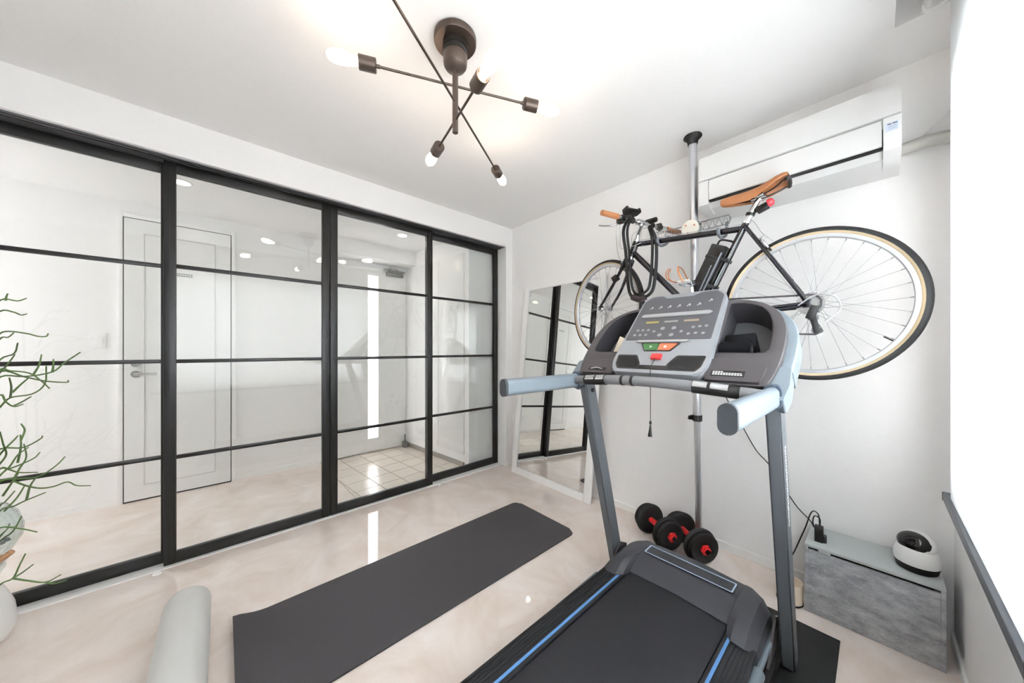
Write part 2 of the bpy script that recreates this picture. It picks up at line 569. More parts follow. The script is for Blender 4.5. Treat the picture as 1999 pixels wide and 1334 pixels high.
# hall door
DY0, DY1, DZ = -.575, .049, 2.225
bm = nb(); box(bm, (XH, DY0, .012), (XH + .030, DY1, DZ), .002); door5 = struct('door_5', bm, DOORW, 'white panelled hall door with a lever handle')
bm = nb(); box(bm, (XH, DY0 - .006, .0), (XH + .022, DY1 + .006, DZ + .006)); obj('gap', bm, DARK, door5)
bm = nb()
box(bm, (XH, DY0 - .035, 0), (XH + .026, DY0 - .006, DZ + .035), .002); box(bm, (XH, DY1 + .006, 0), (XH + .026, DY1 + .035, DZ + .035), .002)
box(bm, (XH, DY0 - .006, DZ + .006), (XH + .026, DY1 + .006, DZ + .035), .002); obj('casing', bm, TRIMW, door5)
for a, b_, c_, d_ in ((-.474, -.466, .12, 2.12), (-.059, -.051, .12, 2.12), (-.466, -.059, .12, .128), (-.466, -.059, 2.112, 2.12)):
    bm = nb(); box(bm, (XH + .028, a, c_), (XH + .034, b_, d_), .002); obj('moulding', bm, mat('door_moulding', 'cfcfce', .4), door5)
bm = nb(); cyl(bm, (XH + .03, -.515, 1.005), (XH + .038, -.515, 1.005), .026, seg=24); cyl(bm, (XH + .036, -.515, 1.005), (XH + .075, -.515, 1.005), .010)
tube(bm, [(XH + .072, -.518, 1.005), (XH + .076, -.48, 1.006), (XH + .074, -.395, 1.004)], .0095, 10, sm=4); obj('lever_handle', bm, CHROME, door5)
bm = nb(); cyl(bm, (XH + .03, -.515, 1.085), (XH + .045, -.515, 1.085), .024, seg=24, bev=.003); obj('lock_rosette', bm, CHROME, door5)
bm = nb(); box(bm, (XH + .03, -.332, 1.808), (XH + .034, -.196, 1.834)); pl = obj('name_plate', bm, mat('plate_grey', '9c9c9c', .5), door5)
bm = nb()
for i in range(9):
    y = -.322 + i * .0135
    box(bm, (XH + .034, y, 1.815 + .002 * (i % 2)), (XH + .0345, y + .007, 1.827 - .002 * (i % 3 == 0)))
obj('lettering', bm, PRINT, pl, False)

bm = nb(); box(bm, (XH, -.735, 1.205), (XH + .008, -.665, 1.325), .003); sw = tag(obj('light_switch', bm, WHITEPL), 'white wall switch plate left of the hall door', 'switch')
bm = nb(); box(bm, (XH + .008, -.718, 1.235), (XH + .012, -.682, 1.295), .002); obj('rocker', bm, TRIMW, sw)

# entrance door with the bright slit window
E0, E1 = .80, 1.66
bm = nb(); box(bm, (XH, E0, .02), (XH + .035, SY0, 2.14)); box(bm, (XH, SY1, .02), (XH + .035, E1, 2.14))
box(bm, (XH, SY0, .02), (XH + .035, SY1, SZ0)); box(bm, (XH, SY0, SZ1), (XH + .035, SY1, 2.14))
door7 = struct('door_7', bm, DOORW, 'white entrance door with a tall narrow frosted window')
bm = nb(); box(bm, (XH + .010, SY0, SZ0), (XH + .014, SY1, SZ1)); obj('slit_pane', bm, SLITM, door7, False)
bm = nb(); cyl(bm, (XH + .035, .90, 1.34), (XH + .04, .90, 1.34), .010); obj('peephole', bm, BLKPL, door7)
bm = nb()
box(bm, (XH + .035, 1.44, 2.07), (XH + .075, 1.64, 2.115), .004); box(bm, (XH + .06, 1.40, 2.125), (XH + .075, 1.66, 2.14), .002)
box(bm, (XH + .05, 1.46, 2.115), (XH + .10, 1.48, 2.16), .002); tube(bm, [(XH + .06, 1.62, 2.12), (XH + .16, 1.50, 2.135), (XH + .05, 1.42, 2.15)], .007, 6)
obj('door_closer', bm, mat('closer_grey', '8b8b88', .4, metal=.5), door7)
bm = nb(); box(bm, (XH + .05, 1.675 - .045, 0), (XH + .12, 1.675, .075), .004)
cyl(bm, (XH + .085, 1.652, .07), (XH + .085, 1.652, .16), .008)
tag(obj('floor_box', bm, mat('grey_box', '6a6a69', .6)), 'small dark grey box on the tiles in the entrance corner', 'box')

# entrance floor tiles, skewed a little against the room
def clip(poly, a, b):
    out = []
    for i in range(len(poly)):
        p, q = poly[i - 1], poly[i]
        sp = (b[0] - a[0]) * (p[1] - a[1]) - (b[1] - a[1]) * (p[0] - a[0])
        sq = (b[0] - a[0]) * (q[1] - a[1]) - (b[1] - a[1]) * (q[0] - a[0])
        if (sp >= 0) != (sq >= 0):
            t = sp / (sp - sq); out.append((p[0] + (q[0] - p[0]) * t, p[1] + (q[1] - p[1]) * t))
        if sq >= 0: out.append(q)
    return out
reg = [(XH + .001, .765), (-2.705, .80), (-2.705, 1.818), (-2.77, 1.812), (XH + .001, 1.682)]
bm = nb(); prism(bm, reg, .0, .003); tiles = struct('floor_entrance', bm, GROUT, 'square beige entrance tiles with grey joints')
ang = math.radians(5.6); ts = .205
du = Vector((math.cos(ang), math.sin(ang))); dv = Vector((-math.sin(ang), math.cos(ang)))
o0 = Vector((XH, .72))
for i in range(-1, 8):
    for j in range(-1, 7):
        g = .0034
        q = [o0 + du * (i * ts + g) + dv * (j * ts + g), o0 + du * ((i + 1) * ts - g) + dv * (j * ts + g), o0 + du * ((i + 1) * ts - g) + dv * ((j + 1) * ts - g), o0 + du * (i * ts + g) + dv * ((j + 1) * ts - g)]
        q = [(v.x, v.y) for v in q]
        for k in range(len(reg)):
            q = clip(q, reg[k], reg[(k + 1) % len(reg)])
            if len(q) < 3: break
        if len(q) < 3: continue
        bm = nb(); prism(bm, q, .001, .006)
        obj('tile', bm, TILE, tiles, False)

# hall downlights
for y, lab in ((1.36, 'round recessed downlight in the hall ceiling near the entrance'), (-.215, 'round recessed downlight in the hall ceiling before the hall door')):
    t = thing('downlight', lab, 'light', (-3.2, y, ZH), 'hall downlights')
    T = Matrix.Translation((-3.2, y, ZH))
    bm = nb(); lathe(bm, [(.042, -.001), (.044, -.005), (.056, -.004), (.058, 0)], 32, T); obj('ring', bm, WHITEPL, t)
    bm = nb(); lathe(bm, [(0, -.0035), (.030, -.0035), (.0425, -.002), (.0425, 0), (0, 0)], 32, T); obj('lens', bm, DOWNM, t)

# ---- roller blind
rb = thing('roller_blind', 'large glowing white roller blind with a grey bottom bar', 'blind', (.165, .6, .68))
bm = nb(); box(bm, (.1695, -.62, .69), (.1705, 1.833, 2.45)); obj('cloth', bm, BLIND, rb, False)
bm = nb(); cyl(bm, (.143, -.62, 2.442), (.143, 1.87, 2.442), .028, seg=28); obj('roll', bm, mat('blind_roll', 'dcdcda', .7), rb)
bm = nb(); cyl(bm, (.143, 1.87, 2.442), (.143, 1.90, 2.442), .030, seg=28, bev=.002); obj('end_cap', bm, WHITEPL, rb)
bm = nb(); box(bm, (.112, 1.895, 2.43), (.175, 1.90, ZC + .13)); obj('bracket', bm, WHITEPL, rb)
bm = nb(); box(bm, (.158, -.62, .672), (.174, 1.885, .700), .003); obj('bottom_bar', bm, BLINDBAR, rb)
bm = nb(); box(bm, (.157, 1.885, .671), (.175, 1.897, .701), .002); obj('bar_cap', bm, mat('bar_cap', '4a4e53', .5), rb)

# ------------------------------------------------------------------ treadmill
TX = -.5725
tm = thing('treadmill', 'grey home treadmill with black belt, blue stripes and tilted console', 'treadmill', (TX, 1.0, .009))
BZ = .15
bm = nb(); box(bm, (-.773, -.02, BZ - .022), (-.372, 1.47, BZ), .006); obj('belt', bm, TMBELT, tm)
bm = nb(); box(bm, (-.855, -.05, .075), (-.29, 1.50, .125), .004); obj('deck', bm, TMDARK2, tm)
for x0, x1, sg in ((-.872, -.775, -1), (-.370, -.272, 1)):
    bm = nb(); box(bm, (x0, -.05, .09), (x1, 1.42, BZ + .004), .006)
    xa = x0 if sg < 0 else x1
    for k in range(5):
        xx = xa - sg * (.012 + .012 * k); box(bm, (xx - .003, -.04, BZ + .003), (xx + .003, 1.40, BZ + .006))
    r_ = obj('side_rail', bm, TMSIDE, tm)
    xs = x1 - .018 if sg < 0 else x0 + .018
    bm = nb(); box(bm, (xs - .0050, -.04, BZ + .003), (xs + .0050, 1.405, BZ + .0065), .001); obj('stripe', bm, BLUE, r_)
# motor hood: lofted over x
def hood_prof(yb, zb, zt, yf, dz=0):
    return [(yb, .06), (yb, zb), (yb + .045, zb + (zt - zb) * .62), (yb + .11, zt), (yf - .09, zt + .004), (yf - .03, zt - .012), (yf, zt - .05), (yf + .012, .06)]
st = [(-.884, hood_prof(1.40, .10, .118, 1.60)), (-.872, hood_prof(1.372, .150, .166, 1.645)), (-.842, hood_prof(1.348, .160, .194, 1.675)), (-.800, hood_prof(1.352, .162, .206, 1.695)),
      (-.779, hood_prof(1.385, .157, .204, 1.702)), (-.771, hood_prof(1.432, .155, .200, 1.705)), (-.5725, hood_prof(1.445, .155, .204, 1.72))]
st = st + [(2 * TX - x, p) for x, p in reversed(st[:-1])]
bm = nb(); rings(bm, [[(x, y, z) for y, z in p] for x, p in st]); hood = obj('motor_hood', bm, TMHOOD, tm, 25)
MH = Matrix.Translation((0, 1.553, .2065)) @ Matrix.Rotation(math.radians(2.2), 4, 'X')
dp = round_poly([(-.755, -.040), (-.387, -.035), (-.387, .034), (-.755, .030)], .006)
MH = Matrix.Translation((0, 1.585, .2060)) @ Matrix.Rotation(math.radians(1.2), 4, 'X')
bm = nb(); prism(bm, dp, .0, .003, MH); dpl = obj('hood_panel', bm, mat('hood_panel', '24262b', .35), hood)
inner = round_poly([(-.750, -.036), (-.392, -.031), (-.392, .030), (-.750, .026)], .004)
bm = nb(); sheet_with_holes(bm, [dp, inner], .002, .0045, MH); obj('panel_outline', bm, mat('pale_outline', 'aebfd6', .4), hood)
# uprights lean towards the user
def up(x0, x1):
    bm = nb()
    def ring(y, z, d): return [(x0, y, z), (x1, y, z), (x1, y + d, z), (x0, y + d, z)]
    rings(bm, [ring(1.565, .012, .078), ring(1.268, 1.085, .078)])
    bmesh.ops.bevel(bm, geom=bm.edges[:], offset=.005, segments=2, affect='EDGES')
    return bm
upl = obj('upright', up(-.952, -.912), TMPOST, tm)
upr = obj('upright', up(-.235, -.195), TMPOST, tm)
for x in (-.905,):
    bm = nb(); cyl(bm, (-.913, 1.335, 1.005), (-.906, 1.335, 1.005), .010, seg=12); obj('bolt', bm, BLKPL, upl)
bm = nb()   # white lettering down the outer face of the right upright (too small to read)
for i in range(26):
    z = .60 + i * .0112; y = 1.268 + (1.085 - z) / 1.073 * .297 + .040
    box(bm, (-.1952, y - .006 - .004 * (i % 3 == 0), z), (-.1942, y + .006 + .003 * (i % 2), z + .007))
obj('lettering', bm, PRINT, upr, False)
# base frame, brackets and gas strut beside the hood
for x0, x1 in ((-.262, -.236), (-.908, -.882)):
    bm = nb(); box(bm, (x0, .85, .02), (x1, 1.66, .075), .004); obj('base_rail', bm, TMDARK2, tm)
for s_ in (0, 1):
    f = (lambda x: x) if s_ == 0 else (lambda x: 2 * TX - x)
    bm = nb(); tube(bm, [(f(-.262), .70, .095), (f(-.262), 1.34, .115)], .020, 12); obj('gas_strut', bm, TMGREY, tm)
    bm = nb(); tube(bm, [(f(-.262), 1.34, .115), (f(-.255), 1.60, .13)], .009, 8); obj('strut_rod', bm, TMGREY, tm)
    bm = nb(); prism(bm, [(1.40, .05), (1.60, .05), (1.62, .16), (1.56, .19), (1.46, .10)], f(-.252) - .004, f(-.252) + .004, Matrix(((0, 0, 1, 0), (1, 0, 0, 0), (0, 1, 0, 0), (0, 0, 0, 1)))); obj('bracket', bm, TMDARK, tm)
    bm = nb(); cyl(bm, (f(-.245), 1.62, .03), (f(-.275), 1.62, .03), .021, seg=20, bev=.003); obj('transport_wheel', bm, BLKRB, tm)
# handles
def stadium(w, h, n=8):
    r = w / 2
    return [(r * math.cos(a), h / 2 - r + r * math.sin(a)) for a in [PI * k / n for k in range(n + 1)]] + [(r * math.cos(a), -(h / 2 - r) + r * math.sin(a)) for a in [PI + PI * k / n for k in range(n + 1)]]
HZ = 1.056
for xh in (-.938, -.207):
    bm = nb(); S_ = stadium(.036, .066)
    rings(bm, [[(xh + a, y, HZ + b_) for a, b_ in S_] for y in (.800, 1.30)]); h_ = obj('handle', bm, TMLIGHT, tm)
    bm = nb(); S2 = stadium(.0375, .0675)
    rings(bm, [[(xh + a, y, HZ + b_) for a, b_ in S2] for y in (.790, .802)]); obj('end_cap', bm, mat('cap_grey', '2f3337', .5), h_)
    bm = nb(); S3 = stadium(.046, .078)
    rings(bm, [[(xh + a, y, HZ + b_ + .002) for a, b_ in S3] for y in (1.235, 1.33)])
    obj('handle_socket', bm, mat('socket_blue', '3d4856', .4), tm)
# crossbar with pulse pads
cb = [(-.925, 1.225, 1.060), (-.80, 1.205, 1.071), (-.70, 1.193, 1.078), (-.5725, 1.187, 1.081), (-.45, 1.193, 1.078), (-.345, 1.205, 1.071), (-.220, 1.225, 1.060)]
cbs = smoothpath(cb, 6)
bm = nb(); tube(bm, cbs, .0195, 16); bar = obj('crossbar', bm, mat('bar_grey', '7e7f82', .4, metal=.2), tm)
for i0, i1 in ((3, 10), (26, 34)):
    bm = nb(); tube(bm, cbs[i0:i1], .0220, 16); pad = obj('pulse_grip', bm, BLKPL, bar)
    for a, b_ in ((i0, i0 + 3), (i0 + 3, i0 + 6)):
        pts = cbs[a:b_ + 1]
        R = []
        for p in [pts[0].lerp(pts[1], .25)] + pts[1:-1] + [pts[-1].lerp(pts[-2], .25)]:
            R.append([p + Vector((0, -.0226 * math.cos(t), .0226 * math.sin(t))) for t in [math.radians(x) for x in (8, 26, 44, 62, 80, 96)]])
        bm = nb(); rings(bm, R, loop=False); obj('sensor_plate', bm, CHROME, pad)
for i in (13, 15):
    bm = nb(); tube(bm, [cbs[i].lerp(cbs[i + 1], .3), cbs[i].lerp(cbs[i + 1], .8)], .0212, 16); obj('ring', bm, BLKPL, bar)
# console
CO = Vector((TX, 1.235, 1.08))
vv = Vector((0, .69, .724)); ww = Vector((0, -.724, .69))
MC = Matrix(((1, 0, 0, CO.x), (0, vv.y, ww.y, CO.y), (0, vv.z, ww.z, CO.z), (0, 0, 0, 1)))
half = [(.350, .012), (.366, .07), (.376, .15), (.376, .26), (.352, .345), (.305, .405), (.245, .437), (.17, .452)]
half = [(p.x, p.y) for p in smoothpath([(a, b_, 0) for a, b_ in half], 3)]
outer = half + [(-a, b_) for a, b_ in reversed(half)]
hole = [(.186, .425), (.24, .420), (.295, .385), (.328, .32), (.338, .23), (.338, .17)]
hole = [(p.x, p.y) for p in smoothpath([(a, b_, 0) for a, b_ in hole], 4)] + [(.330, .157), (.30, .152), (.186, .152)]
holeL = [(-a, b_) for a, b_ in reversed(hole)]
bm = nb(); sheet_with_holes(bm, [outer, hole, holeL], -.03, .0, MC, .004); con = obj('console', bm, TMDARK, tm, 45)
shell = [(a * 1.075, b_ * 1.01) for a, b_ in outer if b_ > .10]
shell = [(shell[0][0], .10)] + shell + [(shell[-1][0], .10)]
bm = nb(); sheet_with_holes(bm, [shell, hole, holeL], -.115, -.029, MC, .006); obj('console_shell', bm, TMLIGHT, tm, 45)
for s_ in (1, -1):      # lower corner of the shell that reaches down to the handle
    o_ = [(s_ * .335, .105), (s_ * .400, .105), (s_ * .402, .03), (s_ * .392, -.025), (s_ * .365, -.012), (s_ * .345, .03)]
    bm = nb(); prism(bm, round_poly(o_, .008), -.085, -.012, MC, .004); obj('corner_shell', bm, TMLIGHT, tm, 45)
bm = nb(); sheet_with_holes(bm, [hole], -.113, -.108, MC); obj('tray_floor', bm, mat('tray_grey', '5b5d60', .5), tm)
bm = nb(); sheet_with_holes(bm, [holeL], -.113, -.108, MC); obj('tray_floor', bm, mat('tray_grey', '5b5d60', .5), tm)
for hl in (hole, holeL):
    c_ = (sum(p[0] for p in hl) / len(hl), sum(p[1] for p in hl) / len(hl))
    ins = [(c_[0] + (a - c_[0]) * .985, c_[1] + (b_ - c_[1]) * .985) for a, b_ in hl]
    bm = nb(); sheet_with_holes(bm, [hl, ins], -.110, -.001, MC); obj('tray_wall', bm, mat('tray_dark', '37363a', .5), tm)
# lower ledges left and right of the panel
for s_ in (1, -1):
    o_ = [(s_ * .176, .016), (s_ * .335, .016), (s_ * .345, .088), (s_ * .176, .112)]
    bm = nb(); prism(bm, round_poly(o_, .008), -.02, .012, MC, .003); lg = obj('ledge', bm, TMDARK, tm)
    if s_ > 0:
        bm = nb(); box(bm, (.195, .034, .012), (.292, .058, .0135), M=MC); wl_ = obj('warning_label', bm, BLKPL, lg)
        bm = nb()
        for r_i, (a, b_, c_) in enumerate(((.200, .232, .052), (.200, .284, .046), (.200, .286, .040))):
            k = a
            while k < b_:
                box(bm, (k, c_ - .0018, .0134), (min(b_, k + .006), c_ + .0018, .0140), M=MC); k += .008
        obj('lettering', bm, PRINT, wl_, False)
    else:
        bm = nb(); box(bm, (-.30, .030, .012), (-.215, .046, .0135), M=MC); sl = obj('slot', bm, BLKPL, lg)
        bm = nb(); tube(bm, [MC @ Vector(p) for p in ((-.29, .036, .014), (-.26, .041, .016), (-.23, .036, .014))], .0025, 6, sm=4); obj('clip', bm, CHROME, lg)
# raised centre panel
pan = round_poly([(-.186, .075), (-.166, .015), (.166, .015), (.186, .075), (.174, .455), (.138, .490), (-.138, .490), (-.174, .455)], .02)
bm = nb(); prism(bm, pan, -.06, .030, MC, .005); panel = obj('control_panel', bm, mat('panel_grey', '8f9296', .42, metal=.1), tm, 45)
key = round_poly([(-.174, .195), (.168, .195), (.164, .450), (.134, .482), (.075, .482), (.045, .462), (-.065, .462), (-.090, .482), (-.136, .482), (-.166, .450)], .008)
bm = nb(); prism(bm, key, .029, .0315, MC); kp = obj('keypad', bm, KEYS, panel)
for a, b_, v0, v1, nm in ((-.150, .145, .333, .356, 'silver_bar'), (-.118, .100, .178, .191, 'silver_bar')):
    bm = nb(); prism(bm, [(a + .012, v1), (a, (v0 + v1) / 2), (a + .014, v0), (b_ - .014, v0), (b_, (v0 + v1) / 2), (b_ - .012, v1)], .030, .036, MC, .0015)
    obj(nm, bm, mat('bar_silver', 'b3b5b7', .3, metal=.5), panel)
for o_, m_, nm in (([(-.082, .170), (-.015, .170), (-.015, .134), (-.062, .134)], GREEN, 'start_button'), ([(-.011, .170), (.058, .170), (.036, .134), (-.011, .134)], ORANGE, 'stop_button')):
    bm = nb(); prism(bm, round_poly(o_, .004), .030, .034, MC, .001); bt = obj(nm, bm, m_, panel)
    bm = nb()
    if nm == 'start_button': prism(bm, [(-.047, .158), (-.047, .146), (-.036, .152)], .034, .0346, MC)
    else: box(bm, (.010, .147, .034), (.020, .157, .0346), M=MC)
    obj('symbol', bm, PRINT, bt, False)
bm = nb(); sheet_with_holes(bm, [round_poly([(-.092, .175), (.068, .175), (.040, .129), (-.066, .129)], .005), round_poly([(-.084, .171), (.060, .171), (.037, .133), (-.063, .133)], .004)], .0295, .0325, MC)
obj('button_frame', bm, TMDARK2, panel)
bm = nb(); box(bm, (-.022, .082, .030), (.018, .108, .042), .003, M=MC); kk = obj('safety_key', bm, RED, panel)
for o_ in ([(-.172, .108), (-.086, .108), (-.060, .062), (-.060, .032), (-.150, .032), (-.166, .056)], [(.172, .108), (.072, .108), (.046, .062), (.046, .032), (.150, .032), (.166, .056)]):
    bm = nb(); sheet_with_holes(bm, [round_poly(o_, .008)], .0290, .0312, MC); sp = obj('speaker', bm, TMDARK2, panel)
    c_ = (sum(p[0] for p in o_) / 6, sum(p[1] for p in o_) / 6)
    ins = [(c_[0] + (a - c_[0]) * .86, c_[1] + (b_ - c_[1]) * .80) for a, b_ in o_]
    bm = nb(); sheet_with_holes(bm, [round_poly(ins, .006)], .0310, .0318, MC); obj('speaker_mesh', bm, DARK, sp)
bm = nb(); box(bm, (-.070, .032, .029), (.056, .054, .0308), M=MC); obj('key_slot', bm, TMDARK2, panel)
# keypad print: workout symbols, small windows and round keys
for i in range(7):
    bm = nb()
    u = -.118 + i * .040; v = .398 + (.018 if i == 6 else 0)
    tube(bm, [MC @ Vector((u + a, v + b_, .0318)) for a, b_ in ((-.006, -.004), (-.002, .004), (.003, 0), (.007, .005))], .0012, 5)
    lathe(bm, [(0, .0003), (.0028, .0003), (.0028, 0), (0, 0)], 10, MC @ Matrix.Translation((u + .001, v + .010, .0315)))
    obj('workout_symbol', bm, PRINT, kp, False)
for i, (u, m_) in enumerate(((-.085, mat('lcd_amber', '9c8b4c', .4)), (-.005, mat('lcd_grey', '8d8b86', .4)), (.075, mat('lcd_tan', '9c8a78', .4)))):
    bm = nb(); box(bm, (u - .028, .297, .0313), (u + .028, .308, .0322), M=MC); obj('readout', bm, m_, kp)
for i, (u, v) in enumerate(((-.135, .255), (-.112, .255), (-.088, .255), (-.140, .225), (-.115, .225), (-.090, .225), (-.060, .245), (-.028, .262), (.018, .262), (-.030, .222), (.018, .222), (.052, .240), (.082, .225), (.108, .228), (.135, .226), (.092, .262), (.115, .265), (.138, .266))):
    rr = .0085 if i in (7, 8, 9, 10) else .006
    bm = nb(); lathe(bm, [(rr * .72, .0004), (rr, .0004), (rr, 0), (rr * .72, 0)], 16, MC @ Matrix.Translation((u, v, .0315)), True)
    lathe(bm, [(0, .0004), (rr * .35, .0004), (rr * .35, 0), (0, 0)], 8, MC @ Matrix.Translation((u, v, .0315)))
    obj('round_key', bm, mat('key_print', 'b9b9bb', .5), kp, False)
# safety cord
bm = nb(); tube(bm, [tuple(MC @ Vector((-.002, .085, .04))), tuple(MC @ Vector((-.002, .03, .040))), (-.574, 1.221, 1.075), (-.573, 1.222, 1.04), (-.573, 1.222, .925)], .0014, 6, sm=5); cord = obj('safety_cord', bm, BLKPL, tm)
bm = nb(); cyl(bm, (-.573, 1.222, .927), (-.573, 1.222, .915), .0045, seg=10); cyl(bm, (-.573, 1.222, .913), (-.575, 1.222, .868), .003, .008, seg=10); obj('cord_clip', bm, BLKPL, cord)

# things in the trays
bm = nb(); MP = MC @ Matrix.Translation((-.232, .205, -.038)) @ Matrix.Rotation(math.radians(-28), 4, 'Z') @ Matrix.Rotation(math.radians(35), 4, 'X')
box(bm, (-.032, -.045, -.003), (.032, .055, .003), .001, M=MP)
tag(obj('paper_card', bm, PAPER), 'folded cream paper card standing in the left console tray', 'card')
pch = thing('pouch', 'black cloth pouch and roll lying in the right console tray', 'pouch', tuple(MC @ Vector((.26, .19, -.105))))
bm = nb(); box(bm, (.200, .188, -.106), (.296, .262, -.012), .008, 3, M=MC @ Matrix.Translation((.24, .2, 0)) @ Matrix.Rotation(.12, 4, 'Z') @ Matrix.Translation((-.24, -.2, 0))); obj('flap_pocket', bm, BAGM, pch)
bm = nb(); A_ = MC @ Vector((.192, .184, -.012)); B_ = MC @ Vector((.288, .180, -.012))
ax = (B_ - A_)
cyl(bm, A_, B_, .026, seg=24, bev=.004); obj('rolled_end', bm, BAGM, pch)
bm = nb(); cyl(bm, B_, B_ + ax.normalized() * .001, .012, seg=16); obj('roll_core', bm, DARK, pch)

# mats on the floor
bm = nb(); prism(bm, [(-.925, -.2), (-.095, -.2), (-.095, 1.888), (-.925, 1.888)], 0, .008, None, .002)
tag(obj('equipment_mat', bm, BLKRB), 'flat black rubber mat under the treadmill', 'mat')

# yoga mat, its near end still curling up
ym = []
NX, NY = 12, 70
def ymz(y): 
    t = max(0, (.16 - y) / .13); return .036 * t * t
x0, x1, y0, y1, rad = -1.872, -1.302, .03, 1.722, .055
top = []
bm = nb()
for j in range(NY + 1):
    v = j / NY; v = v * v * (3 - 2 * v) if False else v
    y = y0 + (y1 - y0) * v
    d = min(y - y0, y1 - y); ins = rad - math.sqrt(max(0, rad * rad - (rad - d) ** 2)) if d < rad else 0
    if y - y0 < rad: ins *= .3
    top.append([(x0 + ins + (x1 - x0 - 2 * ins) * i / NX, y, .007 + ymz(y)) for i in range(NX + 1)])
T_ = [[bm.verts.new(p) for p in r_] for r_ in top]
B2 = [[bm.verts.new((p[0], p[1], p[2] - .006)) for p in r_] for r_ in top]
for j in range(NY):
    for i in range(NX):
        bm.faces.new((T_[j][i], T_[j][i + 1], T_[j + 1][i + 1], T_[j + 1][i]))
        bm.faces.new((B2[j][i], B2[j + 1][i], B2[j + 1][i + 1], B2[j][i + 1]))
    bm.faces.new((T_[j][0], T_[j + 1][0], B2[j + 1][0], B2[j][0])); bm.faces.new((T_[j][NX], B2[j][NX], B2[j + 1][NX], T_[j + 1][NX]))
for i in range(NX):
    bm.faces.new((T_[0][i], B2[0][i], B2[0][i + 1], T_[0][i + 1])); bm.faces.new((T_[NY][i], T_[NY][i + 1], B2[NY][i + 1], B2[NY][i]))
tag(obj('yoga_mat', bm, MATD), 'long dark grey yoga mat unrolled beside the treadmill', 'yoga mat')

bm = nb(); lathe(bm, [(0, 0), (.045, 0), (.066, .004), (.0745, .014), (.0775, .032), (.0775, .82), (.0745, .838), (.066, .848), (.045, .852), (0, .852)], 48, Matrix.Translation((-2.03, -.117, .0775)) @ Matrix.Rotation(PI / 2, 4, 'Y'))
tag(obj('foam_roller', bm, ROLLER), 'smooth pale grey foam roller lying on the floor by the yoga mat', 'foam roller')

# ------------------------------------------------------------------ leaning mirror
mr = thing('floor_mirror', 'tall white framed mirror leaning on the wall in the corner', 'mirror', (-1.92, 2.13, 0))
def mp_(u, v, w):   # u across, v up the leaning plane, w thickness towards the room
    lean = math.asin(.104 / 1.80)
    return Vector((-2.370 + u + .046 * v, 2.128 + v * math.sin(lean) - w * math.cos(lean), v * math.cos(lean) - w * 0 + .001))
W_, H_ = .905, 1.795
def mbar(u0, u1, v0, v1, w0, w1, bev=.003):
    bm = nb()
    V = [bm.verts.new(mp_(u, v, w)) for u in (u0, u1) for v in (v0, v1) for w in (w0, w1)]
    for f in ((0, 1, 3, 2), (4, 6, 7, 5), (0, 4, 5, 1), (2, 3, 7, 6), (0, 2, 6, 4), (1, 5, 7, 3)): bm.faces.new([V[i] for i in f])
    bmesh.ops.recalc_face_normals(bm, faces=bm.faces)
    if bev: bmesh.ops.bevel(bm, geom=bm.edges[:], offset=bev, segments=2, affect='EDGES')
    return bm
fb = .062
obj('frame_rail', mbar(0, fb, 0, H_, 0, .024), TRIMW, mr); obj('frame_rail', mbar(W_ - fb, W_, 0, H_, 0, .024), TRIMW, mr)
obj('frame_rail', mbar(fb, W_ - fb, 0, fb, 0, .0235), TRIMW, mr); obj('frame_rail', mbar(fb, W_ - fb, H_ - .03, H_, 0, .0235), TRIMW, mr)
obj('mirror_glass', mbar(fb - .004, W_ - fb + .004, fb - .004, H_ - .028, .006, .014, 0), MIRROR, mr, False)
obj('back_board', mbar(.01, W_ - .01, .01, H_ - .01, -.004, .006, 0), mat('hardboard', '8a6f55', .9), mr, False)

# ------------------------------------------------------------------ dumbbells
def dumbbell(near, far, label):
    n = Vector(near); f = Vector(far); d = (f - n).normalized()
    t = thing('dumbbell', label, 'dumbbell', ((n.x + f.x) / 2, (n.y + f.y) / 2, 0), 'dumbbells by the pole')
    bm = nb(); cyl(bm, n - d * .075, f + d * .075, .013, seg=16, bev=.002); obj('rod', bm, BLKPL, t)
    bm = nb(); cyl(bm, n + d * .03, f - d * .03, .017, seg=16); obj('grip', bm, RED, t)
    for c, s in ((n, -1), (f, 1)):
        T = Matrix.Translation(c) @ frame_of(d * s)
        for (z0, rr) in ((-.026, .095), (.003, .086)):
            bm = nb(); lathe(bm, [(.014, z0 + .004), (rr * .62, z0 + .001), (rr * .70, z0), (rr * .90, z0), (rr * .98, z0 + .005), (rr, z0 + .012), (rr * .98, z0 + .020), (rr * .90, z0 + .026), (rr * .70, z0 + .026), (rr * .62, z0 + .022), (.014, z0 + .022)], 40, T, True)
            obj('weight_plate', bm, BLKRB, t)
        star = []
        for k in range(12):
            a = PI * k / 6; r_ = .031 if k % 2 == 0 else .022
            star.append((r_ * math.cos(a), r_ * math.sin(a)))
        bm = nb(); prism(bm, round_poly(star, .006, 2), .028, .044, T, .002); cyl(bm, T @ Vector((0, 0, .044)), T @ Vector((0, 0, .052)), .018, seg=16); obj('star_nut', bm, RED, t)
    return t
dumbbell((-.648, 2.000, .096), (-.815, 2.125, .096), 'black and red dumbbell closer to the metal pole foot')
dumbbell((-.822, 1.985, .096), (-.992, 2.085, .096), 'black and red dumbbell further left, nearer the mirror')

